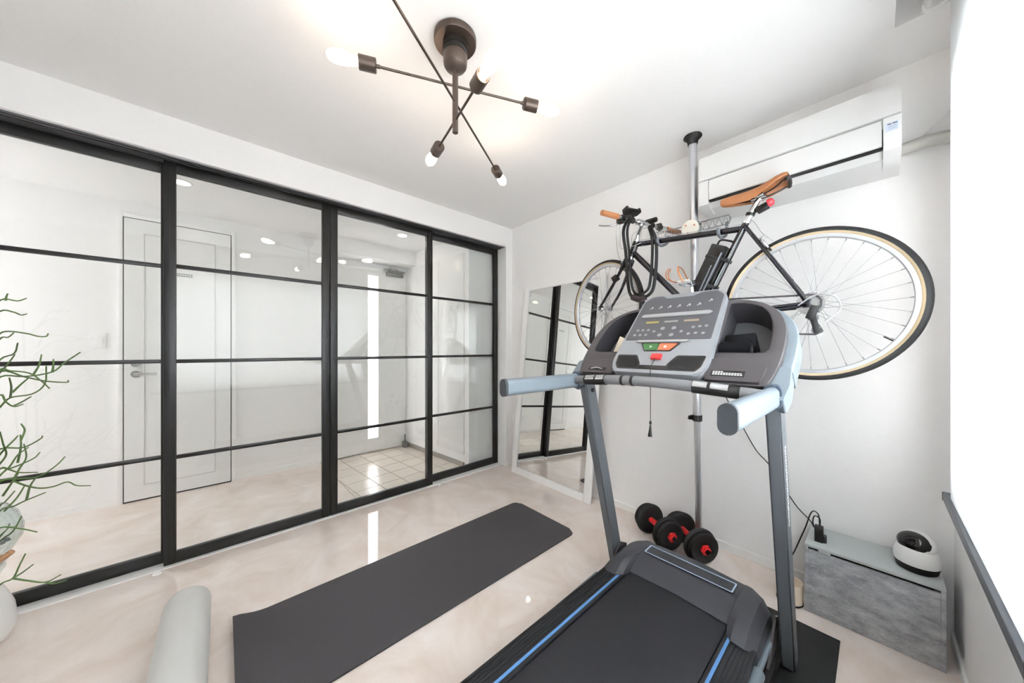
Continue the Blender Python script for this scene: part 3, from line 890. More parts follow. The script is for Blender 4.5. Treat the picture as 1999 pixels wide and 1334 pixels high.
# ------------------------------------------------------------------ concrete-look storage box, pet camera, adaptor, bin, cords
cb_ = thing('storage_cabinet', 'low concrete-look storage box in the corner under the blind', 'cabinet', (-.02, 2.115, 0))
CX0, CX1, CY0, CY1, CZ = -.216, .176, 2.0, 2.228, .312
bm = nb(); box(bm, (CX0, CY0, 0), (CX0 + .012, CY1, CZ - .012), .001); obj('side_panel', bm, CONC, cb_)
bm = nb(); box(bm, (CX1 - .012, CY0, 0), (CX1, CY1, CZ - .012), .001); obj('side_panel', bm, CONC, cb_)
bm = nb(); box(bm, (CX0, CY0 - .004, CZ - .012), (CX1, CY1, CZ), .0015); obj('top_board', bm, CONCT, cb_)
bm = nb(); box(bm, (CX0 + .012, CY0, .001), (CX1 - .012, CY0 + .012, CZ - .024), .001); obj('front_panel', bm, CONC, cb_)
bm = nb(); box(bm, (CX0 + .012, CY0 + .03, .001), (CX1 - .012, CY1, .012)); box(bm, (CX0 + .012, CY1 - .006, .012), (CX1 - .012, CY1, CZ - .012)); obj('inner_shell', bm, DARK, cb_)
bm = nb(); box(bm, (CX0 + .045, CY0 - .002, CZ - .026), (CX0 + .085, CY0 + .003, CZ - .010), .001); obj('hinge_clip', bm, CONCT, cb_)

pc = thing('pet_camera', 'small round white robot camera with glossy black face on the storage box', 'camera', (.112, 2.100, CZ))
T = Matrix.Translation((.112, 2.100, CZ)) @ Matrix.Rotation(math.radians(0), 4, 'Z')
def ov(prof, dz=0):
    return prof
bm = nb(); lathe(bm, [(0, 0), (.050, 0), (.056, .005), (.0595, .022), (.060, .030), (0, .030)], 40, T); obj('base', bm, BLKPL, pc)
bm = nb(); lathe(bm, [(0, .028), (.060, .028), (.0625, .040), (.0615, .060), (.057, .078), (.050, .090), (0, .094)], 40, T); obj('body', bm, WHITEPL, pc)
TH = T @ Matrix.Translation((0, .002, .098)) @ Matrix.Rotation(math.radians(-28), 4, 'Z') @ Matrix.Rotation(math.radians(58), 4, 'X')
bm = nb(); lathe(bm, [(0, -.050), (.026, -.046), (.042, -.034), (.051, -.015), (.0535, .004), (.051, .018), (.046, .026), (0, .028)], 40, TH); obj('head', bm, WHITEPL, pc)
bm = nb(); lathe(bm, [(0, .018), (.0485, .018), (.0490, .022), (.043, .034), (.030, .044), (.015, .049), (0, .050)], 40, TH @ Matrix.Diagonal((1, .86, 1, 1))); face = obj('face', bm, mat('gloss_black', '0b0b0d', .08), pc)
for dx in (-.014, .010):
    bm = nb(); lathe(bm, [(.0060, .0480), (.0080, .0495), (.0080, .044), (.0060, .044)], 20, TH @ Matrix.Translation((dx, .0, -.0005)), True); obj('lens_ring', bm, mat('lens_grey', '55565c', .2), face)

ad = thing('power_adaptor', 'black plug adaptor standing on the left end of the storage box', 'adaptor', (-.172, 2.060, CZ))
bm = nb(); box(bm, (-.188, 2.045, CZ), (-.158, 2.075, CZ + .072), .003); obj('body', bm, BLKPL, ad)
bm = nb(); box(bm, (-.160, 2.055, CZ), (-.148, 2.085, CZ + .03), .002); obj('plug', bm, BLKPL, ad)
bm = nb(); tube(bm, [(-.170, 2.062, CZ + .07), (-.172, 2.075, CZ + .100), (-.192, 2.095, CZ + .098), (-.198, 2.105, CZ + .062), (-.190, 2.11, CZ + .03)], .0028, 6, sm=5); obj('lead', bm, BLKPL, ad)

bm = nb(); tube(bm, [(-.170, 2.056, CZ + .07), (-.178, 2.09, CZ + .112), (-.205, 2.13, CZ + .10), (-.235, 2.18, .300), (-.275, 2.205, .165), (-.300, 2.200, .08), (-.27, 2.17, .02), (-.235, 2.12, .0035)], .0028, 6, sm=6)
tag(obj('adaptor_cord', bm, BLKPL), 'thin black cord looping from the adaptor down behind the treadmill post', 'cord')
bm = nb(); tube(bm, [(-.62, 1.99, 1.43), (-.63, 2.10, 1.15), (-.600, 2.20, .96), (-.503, 2.215, .757), (-.441, 2.215, .640), (-.373, 2.215, .560), (-.279, 2.215, .401), (-.216, 2.19, .345), (-.196, 2.11, .350), (-.178, 2.062, CZ + .058)], .0028, 6, sm=6)
tag(obj('charging_cord', bm, BLKPL), 'thin black cord hanging down the white wall to the adaptor', 'cord')

bn = thing('waste_bin', 'small cream bin with a black base beside the storage box', 'bin', (-.272, 2.020, 0))
T = Matrix.Translation((-.272, 2.020, 0))
bm = nb(); lathe(bm, [(0, 0), (.046, 0), (.050, .004), (.0505, .010), (0, .010)], 36, T); obj('base', bm, BLKPL, bn)
bm = nb(); lathe(bm, [(0, .009), (.0485, .009), (.050, .098), (.049, .100), (.046, .099), (.045, .02), (0, .02)], 36, T); obj('body', bm, CREAM, bn)

# ------------------------------------------------------------------ air conditioner
ac = thing('air_conditioner', 'white wall air conditioner above the bicycle, flap nearly closed', 'air conditioner', (-.30, YF, 1.97))
AX0, AX1 = -.660, .070
AP = [(YF, 2.280), (2.030, 2.280), (2.008, 2.272), (2.002, 2.255), (1.998, 2.135), (2.004, 2.134), (2.010, 2.030), (2.045, 1.992), (2.12, 1.976), (YF, 1.976)]
bm = nb(); rings(bm, [[(x, y, z) for y, z in AP] for x in (AX0, AX1)])
body = obj('body', bm, ACW, ac, 30)
for x, d in ((AX0, .048), (AX1 - .048, .048)):
    bm = nb(); rings(bm, [[(xx, y, z) for y, z in ((2.03, 2.138), (1.996, 2.136), (1.994, 2.020), (2.000, 2.006), (2.035, 1.984), (2.10, 1.974), (2.12, 2.0))] for xx in (x, x + d)]); obj('end_cheek', bm, ACW, ac, 30)
bm = nb(); rings(bm, [[(x, y, z) for y, z in ((2.02, 2.276), (2.000, 2.270), (1.9945, 2.252), (1.990, 2.140), (2.02, 2.140))] for x in (AX0 + .002, AX1 - .002)]); obj('front_panel', bm, ACW, ac, 30)
bm = nb(); rings(bm, [[(x, y, z) for y, z in ((2.006, 2.134), (1.993, 2.130), (1.988, 2.075), (1.993, 2.028), (2.000, 2.024), (2.006, 2.03))] for x in (AX0 + .052, AX1 - .052)]); obj('flap', bm, ACW, ac, 30)
bm = nb(); box(bm, (AX0 + .050, 1.9985, 2.017), (AX1 - .050, 2.02, 2.0255)); box(bm, (AX1 - .0515, 1.996, 2.02), (AX1 - .0490, 2.02, 2.095)); obj('outlet_gap', bm, DARK, ac)
bm = nb(); box(bm, (AX0 + .001, 1.9915, 2.1355), (AX1 - .001, 2.0, 2.1395)); obj('seam', bm, mat('seam_grey', 'bdbdbd', .6), ac)
bm = nb(); box(bm, (.028, 1.9925, 2.078), (.062, 1.9935, 2.112)); stk = obj('sticker', bm, mat('sticker_blue', 'c9d3e2', .5), ac)
bm = nb(); box(bm, (.033, 1.9920, 2.103), (.043, 1.9926, 2.107)); box(bm, (.046, 1.9920, 2.103), (.059, 1.9926, 2.107)); obj('lettering', bm, mat('ink', '3c3f4c', .6), stk, False)
bm = nb()
for k in range(3): box(bm, (.034, 1.9920, 2.084 + k * .006), (.058, 1.9926, 2.0855 + k * .006))
obj('fine_print', bm, mat('ink_pale', '8f97a8', .6), stk, False)
bm = nb(); tube(bm, [(.06, 2.20, 2.065), (.10, 2.20, 2.072), (.15, 2.20, 2.075), (.216, 2.20, 2.065)], .024, 16, sm=5); obj('pipe', bm, mat('pipe_wrap', 'c2c1ba', .7, bump=.2, bscale=60), ac)
bm = nb(); tube(bm, [(.075, 2.235, 2.07), (.12, 2.238, 2.10), (.165, 2.238, 2.15), (.205, 2.238, 2.19)], .004, 8, sm=5); obj('cable', bm, WHITEPL, ac)

# ------------------------------------------------------------------ ceiling lamp
LX, LY = -1.117, .692
lp = thing('ceiling_lamp', 'dark bronze ceiling lamp with three crossed arms and six lit bulbs', 'lamp', (LX, LY, ZC))
T = Matrix.Translation((LX, LY, 0))
bm = nb(); lathe(bm, [(0, ZC), (.078, ZC), (.0835, ZC - .006), (.0835, ZC - .024), (.080, ZC - .029), (.050, ZC - .030), (0, ZC - .030)], 48, T); obj('canopy', bm, BRONZE, lp)
bm = nb(); lathe(bm, [(0, ZC - .028), (.046, ZC - .028), (.046, ZC - .040), (.050, ZC - .041), (.050, ZC - .052), (.045, ZC - .053), (.044, ZC - .064), (.049, ZC - .065), (.049, ZC - .074), (0, ZC - .074)], 40, T); obj('plug_collar', bm, mat('collar_dark', '2b2927', .4, metal=.5), lp)
bm = nb(); lathe(bm, [(0, ZC - .072), (.047, ZC - .072), (.048, ZC - .078), (.046, ZC - .112), (.040, ZC - .122), (.020, ZC - .130), (.015, ZC - .134), (0, ZC - .134)], 40, T); obj('cup', bm, BRONZE, lp)
bm = nb(); cyl(bm, (LX, LY, ZC - .13), (LX, LY, 2.068), .0115, seg=20, bev=.001); obj('stem', bm, BRONZE, lp)
for (dx, dy, L, z) in ((.128, .295, .287, 2.255), (-.283, .443, .492, 2.190), (-.219, .040, .185, 2.118)):
    d = Vector((dx, dy, 0)).normalized(); c = Vector((LX, LY, z))
    bm = nb(); tube(bm, [c - d * L, c + d * L], .0046, 10); arm = obj('arm', bm, BRONZE, lp)
    for s in (1, -1):
        e = c + d * s * L; F_ = Matrix.Translation(e) @ frame_of(d * s)
        bm = nb(); lathe(bm, [(0, -.008), (.0065, -.008), (.0065, .004), (.022, .005), (.0245, .008), (.0245, .064), (.0225, .065), (.020, .061), (0, .058)], 28, F_); so = obj('socket', bm, BRONZE, arm)
        bm = nb(); lathe(bm, [(0, .058), (.0135, .060), (.0145, .072), (.0175, .086), (.0225, .110), (.0235, .126), (.0215, .146), (.0150, .162), (.007, .169), (0, .170)], 28, F_); obj('bulb', bm, BULBM, arm)

# ------------------------------------------------------------------ tension pole with bicycle cradle
PT = Vector((-.712, 2.055, ZC)); PB = Vector((-.700, 2.125, 0))
def pole_at(z): return PB.lerp(PT, z / ZC)
tp = thing('tension_pole', 'silver floor-to-ceiling tension pole carrying the bicycle', 'pole', tuple(PB))
bm = nb(); tube(bm, [pole_at(.02), pole_at(.84)], .0185, 24); obj('lower_tube', bm, ALU, tp)
bm = nb(); tube(bm, [pole_at(.80), pole_at(2.43)], .0225, 24); obj('upper_tube', bm, ALU, tp)
bm = nb(); lathe(bm, [(0, ZC), (.047, ZC), (.049, ZC - .006), (.040, ZC - .014), (.029, ZC - .028), (.026, ZC - .05), (0, ZC - .05)], 32, Matrix.Translation((PT.x, PT.y, 0))); obj('ceiling_pad', bm, BLKRB, tp)
bm = nb(); lathe(bm, [(0, 0), (.040, 0), (.041, .006), (.032, .016), (.024, .026), (.022, .05), (0, .05)], 32, Matrix.Translation((PB.x, PB.y, 0))); obj('floor_pad', bm, BLKRB, tp)
bm = nb(); cyl(bm, pole_at(.775), pole_at(.812), .027, seg=24, bev=.003); c_ = pole_at(.79); box(bm, (c_.x - .040, c_.y - .030, .782), (c_.x - .022, c_.y + .01, .806), .003); cl = obj('height_clamp', bm, BLKPL, tp)
bm = nb(); cyl(bm, (c_.x - .046, c_.y - .022, .794), (c_.x - .036, c_.y - .022, .794), .007, seg=12); obj('clamp_screw', bm, CHROME, cl)
for dz in (-.02, .02):
    bm = nb(); p = pole_at(1.005); box(bm, (p.x + dz * 1.0 - .004, p.y - .027, .985), (p.x + dz * 1.0 + .004, p.y - .015, 1.012)); obj('tube_slot', bm, DARK, tp)
hp = pole_at(1.92)
bm = nb(); cyl(bm, (hp.x - .008, hp.y - .050, 1.906), (hp.x - .008, hp.y - .022, 1.906), .047, seg=40, bev=.004); hub = obj('cradle_disc', bm, mat('disc_cream', 'e5e1d5', .45), tp)
bm = nb(); box(bm, (hp.x - .030, hp.y - .026, 1.870), (hp.x + .032, hp.y + .027, 1.945), .005); obj('cradle_clamp', bm, mat('clamp_grey', '70757a', .5), tp)
for a, rr in ((.4, .028), (2.4, .028), (4.4, .028)):
    bm = nb(); cyl(bm, (hp.x - .008 + rr * math.cos(a), hp.y - .053, 1.906 + rr * math.sin(a)), (hp.x - .008 + rr * math.cos(a), hp.y - .049, 1.906 + rr * math.sin(a)), .005, seg=12); obj('screw', bm, mat('screw_red', 'b0604c', .5), hub)
for s in (-1, 1):
    x_in = hp.x - .008 + s * .035; x_out = hp.x + s * (.145 if s < 0 else .185)
    zz = 1.906; y_ = hp.y - .036; dzz = -.012 * s
    bm = nb()
    tube(bm, [(x_in, y_, zz + .022), (x_out, y_, zz + .022 + dzz * .0), (x_out + s * .008, y_, zz), (x_out, y_, zz - .026), (x_in, y_, zz - .026)], .0036, 8)
    n = 5
    for k in range(n):
        a = x_in + (x_out - x_in) * k / n; b_ = x_in + (x_out - x_in) * (k + .5) / n; e_ = x_in + (x_out - x_in) * (k + 1) / n
        tube(bm, [(a, y_, zz - .026), (b_, y_, zz + .022), (e_, y_, zz - .026)], .0022, 6)
    obj('cradle_arm', bm, mat('arm_steel', '8e9094', .35, metal=.7), tp)
    xh = x_out - s * .01
    zt = 1.855 + (xh + .99) * (1.80 - 1.855) / .56      # height of the bicycle's top tube here
    bm = nb(); tube(bm, [(xh, y_, zz - .015), (xh, y_ - .012, zt + .01), (xh, 1.957, zt - .02), (xh, 1.925, zt - .0255), (xh, 1.893, zt - .016), (xh, 1.890, zt + .012)], .008, 10, sm=4); obj('rubber_hook', bm, mat('hook_grey', '676b70', .6), tp)

# ------------------------------------------------------------------ bicycle hung on the pole
BY = 1.925
bk = thing('bicycle', 'dark navy flat-bar bicycle with tan saddle and tan tyres hung on the pole', 'bicycle', (-.69, BY, 1.06))
def b2(x, z, y=0): return Vector((x, BY + y, z))
SEAT = b2(-.430, 1.812); HEADT = b2(-.992, 1.872); HEADB = b2(-1.028, 1.785); BB = b2(-.632, 1.375); RH = b2(-.187, 1.399)
bm = nb()
tube(bm, [b2(-.997, 1.856), b2(-.432, 1.800)], .0155, 16)
tube(bm, [b2(-1.015, 1.812), BB], .0175, 16)
tube(bm, [b2(-.424, 1.826), BB], .0155, 16)
tube(bm, [HEADT, HEADB], .0205, 18)
cyl(bm, BB + Vector((0, -.034, 0)), BB + Vector((0, .034, 0)), .022, seg=20)
for s in (-1, 1):
    tube(bm, [SEAT + Vector((.004, s * .016, -.004)), SEAT.lerp(RH, .45) + Vector((0, s * .034, 0)), RH + Vector((-.006, s * .066, .004))], .0085, 10, sm=4)
    tube(bm, [BB + Vector((.01, s * .024, 0)), BB.lerp(RH, .5) + Vector((0, s * .046, 0)), RH + Vector((-.01, s * .066, -.002))], .0095, 10, sm=4)
    box(bm, (RH.x - .022, BY + s * .066 - .003, RH.z - .016), (RH.x + .008, BY + s * .066 + .003, RH.z + .018), .002)
tube(bm, [SEAT.lerp(RH, .38) + Vector((0, -.030, 0)), SEAT.lerp(RH, .38) + Vector((0, .030, 0))], .006, 8)
frame_ = obj('frame', bm, NAVY, bk)
bm = nb(); cyl(bm, b2(-.424, 1.822), b2(-.420, 1.834), .0195, seg=20); obj('seat_collar', bm, CHROME, frame_)
bm = nb(); cyl(bm, HEADT, HEADT + Vector((.004, 0, .014)), .019, seg=20); cyl(bm, HEADB, HEADB + Vector((-.005, 0, -.014)), .021, seg=20); obj('headset', bm, CHROME, frame_)
bm = nb(); tube(bm, [b2(-.43, 1.795, -.020), b2(-.52, 1.612, -.021), b2(-.585, 1.47, -.021)], .0022, 6, sm=3)
tube(bm, [b2(-.99, 1.875, -.01), b2(-.93, 1.868, -.012), b2(-.45, 1.822, -.012), b2(-.40, 1.830, -.008), b2(-.36, 1.76, -.010), b2(-.315, 1.705, -.015)], .0022, 6, sm=5); obj('brake_cable', bm, mat('cable_grey', 'a3a4a8', .5), frame_)
bm = nb(); tube(bm, [RH + Vector((-.035, -.074, -.008)), RH + Vector((.02, -.078, .03)), RH + Vector((.075, -.078, .020)), RH + Vector((.095, -.078, -.03)), RH + Vector((.06, -.078, -.075))], .0026, 8, sm=6); cyl(bm, RH + Vector((.066, -.078, -.069)), RH + Vector((.050, -.078, -.083)), .0055, seg=10)
obj('gear_cable', bm, mat('cable_silver', 'b9bbbf', .35, metal=.6), frame_)

def wheel(C_, axis, name_):
    axis = Vector(axis).normalized()
    T = Matrix.Translation(C_) @ frame_of(axis)
    R0 = .334
    bm = nb(); lathe(bm, [(.285, -.006), (.288, -.0100), (.302, -.0108), (.302, .0108), (.288, .0100), (.285, .006)], 96, T, True); wh = obj('wheel', bm, mat('rim_alloy', 'cfd1d4', .3, metal=.6), bk, 30)
    bm = nb()
    rc, rr = .3140, .0165
    prof = [(rc + rr * math.cos(a), rr * math.sin(a)) for a in [math.radians(x) for x in range(-150, 151, 20)]]
    lathe(bm, prof, 96, T, True); obj('tyre', bm, TANTIRE, wh)
    bm = nb()
    prof = [(rc + (rr + .0012) * math.cos(a), (rr + .0012) * math.sin(a)) for a in [math.radians(x) for x in range(-98, 99, 28)]] + [(rc + (rr - .001) * math.cos(a), (rr - .001) * math.sin(a)) for a in [math.radians(x) for x in (98, 49, 0, -49, -98)]]
    lathe(bm, prof, 96, T, True); obj('tread', bm, BLKRB, wh)
    bm = nb()
    lathe(bm, [(0, -.052), (.006, -.052), (.008, -.045), (.012, -.04), (.024, -.036), (.024, -.032), (.012, -.028), (.011, .028), (.024, .032), (.024, .036), (.012, .04), (.008, .045), (.006, .052), (0, .052)], 28, T); obj('hub', bm, CHROME, wh)
    bm = nb()
    for k in range(32):
        side = 1 if k % 2 else -1
        a = 2 * PI * k / 32; off = math.radians(58) * (1 if (k // 2) % 2 else -1)
        p0 = T @ Vector((.022 * math.cos(a + off), .022 * math.sin(a + off), side * .034)); p1 = T @ Vector((.287 * math.cos(a), .287 * math.sin(a), side * .002))
        tube(bm, [p0, p1], .0008, 5)
        q = p1 + (p0 - p1).normalized() * .013
        tube(bm, [p1, q], .0019, 5)
    sp_ = obj('spokes', bm, mat('spoke_steel', '85888d', .4, metal=.5), wh); sp_['kind'] = 'stuff'
    bm = nb(); a = math.radians(-35); p1 = T @ Vector((0.287 * math.cos(a), 0.287 * math.sin(a), 0)); tube(bm, [p1, p1 + (C_ - p1).normalized() * .032], .003, 8); obj('valve', bm, BLKPL, wh)
    return wh
steer = math.radians(15)
FH = Vector((-1.243, BY + .045, 1.480))
wheel(RH, (0, -1, 0), 'rear'); FA = Vector((-math.sin(steer), -math.cos(steer), 0)); wheel(FH, FA, 'front')
# fork
head = Vector((-math.cos(steer), math.sin(steer), 0))
CR = HEADB + Vector((-.012, .002, -.022))
bm = nb(); cyl(bm, HEADB, CR, .018, seg=18)
cyl(bm, CR + FA * .032, CR - FA * .032, .013, seg=14)
for s in (-1, 1):
    a0 = CR + FA * s * .030; a2 = FH + FA * s * .052
    a1 = a0.lerp(a2, .62) - head * .012 + FA * s * .004
    tube(bm, [a0, a0.lerp(a2, .3) - head * .008, a1, a0.lerp(a2, .88) - head * .004, a2], .0115, 12, sm=4, r_end=.0075)
    cyl(bm, a2 - FA * .004, a2 + FA * .004, .012, seg=16)
fork = obj('fork', bm, NAVY, bk)
bm = nb(); cyl(bm, FH + FA * .058, FH - FA * .058, .006, seg=12); cyl(bm, FH + FA * .056, FH + FA * .066, .009, seg=12); cyl(bm, FH - FA * .056, FH - FA * .066, .009, seg=12); obj('axle', bm, CHROME, fork)
bm = nb(); p = CR.lerp(FH, .36) + FA * .040; box(bm, (-.02, -.018, -.018), (.02, .018, .018), .005, M=Matrix.Translation(p) @ Matrix.Rotation(-.5, 4, 'Y')); obj('sensor', bm, BLKPL, fork)
# brakes
def brake(c, d_up, ax, nm):
    c = Vector(c); ax = Vector(ax).normalized(); d = Vector(d_up).normalized()
    bm = nb()
    for s in (-1, 1):
        tube(bm, [c + d * .030, c + d * .022 + ax * s * .024, c + ax * s * .034, c - d * .030 + ax * s * .022], .0055, 8, sm=4)
    cyl(bm, c + d * .030 - ax.cross(d) * .012, c + d * .030 + ax.cross(d) * .018, .008, seg=14)
    br_ = obj(nm, bm, CHROME, bk)
    for s in (-1, 1):
        bm = nb(); box(bm, (-.022, -.005, -.006), (.022, .005, .006), .002, M=Matrix.Translation(c - d * .028 + ax * s * .019) @ frame_of(d) @ Matrix.Rotation(PI / 2, 4, 'Y')); obj('brake_pad', bm, BLKRB, br_)
    return br_
rb_ = SEAT.lerp(RH, .38); brake(rb_ + (rb_ - RH).normalized() * .045 + Vector((.012, 0, .012)), rb_ - RH, (0, 1, 0), 'rear_brake')
fbp = FH + (CR - FH).normalized() * .345; brake(fbp + head * .025, CR - FH, FA, 'front_brake')
# cranks, chainring, pedals, chain, cassette, derailleur
bm = nb(); lathe(bm, [(.074, -.002), (.082, -.002), (.085, 0), (.082, .002), (.074, .002)], 48, Matrix.Translation(BB + Vector((0, -.045, 0))) @ Matrix.Rotation(PI / 2, 4, 'X'), True)
for k in range(5):
    a = 2 * PI * k / 5; tube(bm, [BB + Vector((.012 * math.cos(a), -.045, .012 * math.sin(a))), BB + Vector((.077 * math.cos(a), -.045, .077 * math.sin(a)))], .006, 8)
ck = obj('chainring', bm, CHROME, bk)
def crank(dirx, dirz, s):
    e = BB + Vector((dirx * .170, s * .075, dirz * .170)); o_ = BB + Vector((0, s * .060, 0))
    bm = nb(); tube(bm, [BB + Vector((0, s * .035, 0)), o_], .011, 12); tube(bm, [o_, e], .011, 12, flat=.6); cyl(bm, e - Vector((0, .008 * s, 0)), e + Vector((0, .012 * s, 0)), .013, seg=16); c = obj('crank_arm', bm, CHROME, bk)
    pc_ = e + Vector((0, s * .062, 0))
    bm = nb(); cyl(bm, e, e + Vector((0, s * .105, 0)), .006, seg=12)
    for dx in (-.028, .028):
        box(bm, (pc_.x + dx - .003, pc_.y - .045, pc_.z - .011), (pc_.x + dx + .003, pc_.y + .045, pc_.z + .011), .0015)
    for dy in (-.044, .044):
        box(bm, (pc_.x - .028, pc_.y + dy - .003, pc_.z - .009), (pc_.x + .028, pc_.y + dy + .003, pc_.z + .009), .0015)
    cyl(bm, pc_ - Vector((0, .04, 0)), pc_ + Vector((0, .04, 0)), .010, seg=14)
    pd = obj('pedal', bm, CHROME, c)
    return pc_, c
pn, cn = crank(-.09, .995, -1)
crank(.09, -.995, 1)
bm = nb()      # toe clip with leather strap on the raised pedal
for dy in (-.02, .02):
    tube(bm, [pn + Vector((-.028, dy, 0)), pn + Vector((-.085, dy * 1.0, .028)), pn + Vector((-.100, dy * .8, .062)), pn + Vector((-.085, dy * .6, .090))], .0032, 8, sm=5)
obj('toe_clip', bm, TAN, cn)
bm = nb(); tube(bm, [pn + Vector((.0, -.046, .0)), pn + Vector((-.022, -.044, .045)), pn + Vector((-.032, -.03, .085)), pn + Vector((-.03, .02, .08)), pn + Vector((.0, .046, 0))], .0045, 6, sm=5, flat=.4); obj('strap', bm, TAN, cn)
bm = nb()
T = Matrix.Translation(RH + Vector((0, -.030, 0))) @ Matrix.Rotation(PI / 2, 4, 'X')
for k, r_ in enumerate((.048, .044, .040, .036, .032, .028)):
    n = 2 * int(r_ * 500)
    prism(bm, [((r_ + (.002 if i % 2 else -.0015)) * math.cos(2 * PI * i / n), (r_ + (.002 if i % 2 else -.0015)) * math.sin(2 * PI * i / n)) for i in range(n)], k * .0048, k * .0048 + .0018, T)
obj('cassette', bm, CHROME, bk, False)
PJ = RH + Vector((.012, -.045, -.062)); PD = RH + Vector((.022, -.045, -.115))
bm = nb()
box(bm, (-.014, -.012, -.030), (.014, .012, .030), .004, M=Matrix.Translation(RH + Vector((.010, -.062, -.040))) @ Matrix.Rotation(.35, 4, 'Y'))
box(bm, (-.011, -.004, -.040), (.011, .004, .040), .003, M=Matrix.Translation((PJ + PD) / 2 + Vector((0, -.008, 0))) @ Matrix.Rotation(-.2, 4, 'Y'))
dr = obj('rear_derailleur', bm, BLKPL, bk)
for p in (PJ, PD):
    bm = nb(); n = 22
    prism(bm, [((.017 + (.0018 if i % 2 else -.0012)) * math.cos(2 * PI * i / n), (.017 + (.0018 if i % 2 else -.0012)) * math.sin(2 * PI * i / n)) for i in range(n)], -.003, .003, Matrix.Translation(p) @ Matrix.Rotation(PI / 2, 4, 'X')); obj('jockey_wheel', bm, mat('jockey_grey', '8b8d90', .4, metal=.5), dr)
bm = nb()
cp = [RH + Vector((.0, -.045, .037)), BB + Vector((.02, -.045, .083)), BB + Vector((-.06, -.045, .06)), BB + Vector((-.084, -.045, 0)), BB + Vector((-.06, -.045, -.06)), BB + Vector((.01, -.045, -.084)), PD + Vector((-.005, 0, -.018)), PD + Vector((.018, 0, -.006)), PD + Vector((.005, 0, .022)), PJ + Vector((-.018, 0, 0)), PJ + Vector((0, 0, .018)), RH + Vector((.034, -.045, -.015)), RH + Vector((.036, -.045, .012)), RH + Vector((.02, -.045, .034))]
Lc = 0
cpts = [cp[i].lerp(cp[(i + 1) % len(cp)], k / 12) for i in range(len(cp)) for k in range(12)] if False else None
acc = []
for i in range(len(cp)):
    a, b_ = cp[i], cp[(i + 1) % len(cp)]; n = max(1, int((b_ - a).length / .0127))
    for k in range(n): acc.append((a.lerp(b_, k / n), (b_ - a).normalized(), (b_ - a).length / n))
for k, (p, d, l) in enumerate(acc):
    M_ = Matrix.Translation(p + d * l / 2) @ frame_of(d)
    w_ = .0034 if k % 2 else .0024
    box(bm, (-w_, -.0038, -l * .52), (w_, .0038, l * .52), M=M_ @ Matrix.Rotation(PI / 2, 4, 'Z') @ Matrix.Rotation(PI / 2, 4, 'Z'))
obj('chain', bm, mat('chain_dark', '4b4b4d', .4, metal=.7), bk, False)
# seat post, saddle, tail light
SP = b2(-.372, 1.926)
bm = nb(); tube(bm, [b2(-.424, 1.822), SP], .0135, 18); cyl(bm, SP + Vector((-.03, 0, .004)), SP + Vector((.03, 0, .004)), .012, seg=14); box(bm, (SP.x - .022, BY - .028, SP.z + .006), (SP.x + .022, BY + .028, SP.z + .020), .004); obj('seat_post', bm, CHROME, bk)
sections = [(-.532, .012, 0, 1.970, .026), (-.520, .018, 0, 1.973, .034), (-.490, .021, 0, 1.975, .042), (-.450, .024, 0, 1.975, .048), (-.410, .031, 0, 1.974, .050), (-.370, .046, 0, 1.975, .046), (-.335, .062, 0, 1.980, .036), (-.300, .074, 0, 1.988, .026), (-.275, .076, 0, 1.992, .020), (-.258, .068, 0, 1.991, .014)]
R = []
for (x, w_, rise, z, dep) in sections:
    ring = []
    for k in range(15):
        a = -1 + 2 * k / 14
        y = w_ * math.sin(a * PI / 2); zz = z - dep * (1 - math.sqrt(max(0, 1 - abs(a) ** 2.6))) + .002
        ring.append(Vector((x, BY + y, zz)))
    inn = [Vector((p.x, BY + (p.y - BY) * .93, p.z - .004)) for p in reversed(ring)]
    R.append(ring + inn)
bm = nb(); rings(bm, R); sd = obj('saddle', bm, TAN, bk, 50)
bm = nb()
for s in (-1, 1):
    tube(bm, [b2(-.512, 1.950, s * .006), b2(-.45, 1.938, s * .016), b2(-.40, 1.936, s * .021), b2(-.345, 1.937, s * .023), b2(-.30, 1.950, s * .034), b2(-.275, 1.965, s * .045)], .0035, 8, sm=5)
obj('saddle_rail', bm, BLKPL, sd)
bm = nb(); tube(bm, [b2(-.266, 1.962, -.055), b2(-.262, 1.978, -.025), b2(-.260, 1.982, 0), b2(-.262, 1.978, .025), b2(-.266, 1.962, .055)], .009, 10, sm=5, flat=.7); obj('cantle_plate', bm, BLKPL, sd)
TLp = b2(-.362, 1.880, -.012)
tl = thing('tail_light', 'small black and red rear light clamped under the tan saddle', 'bike light', tuple(TLp))
bm = nb(); box(bm, (-.030, -.014, -.016), (.018, .014, .016), .005, M=Matrix.Translation(TLp + Vector((.012, 0, -.004))) @ Matrix.Rotation(-.35, 4, 'Y')); obj('housing', bm, BLKPL, tl)
bm = nb(); lathe(bm, [(0, 0), (.0185, 0), (.0185, .012), (.014, .022), (0, .027)], 28, Matrix.Translation(TLp + Vector((.026, -.002, .008))) @ Matrix.Rotation(math.radians(75), 4, 'Y')); obj('lens', bm, mat('red_lens', 'c2303a', .2), tl)
bm = nb(); cyl(bm, b2(-.409, 1.856), b2(-.404, 1.868), .019, seg=20); cyl(bm, b2(-.404, 1.862), b2(-.372, 1.872, -.01), .007, seg=10); obj('clamp', bm, BLKPL, tl)
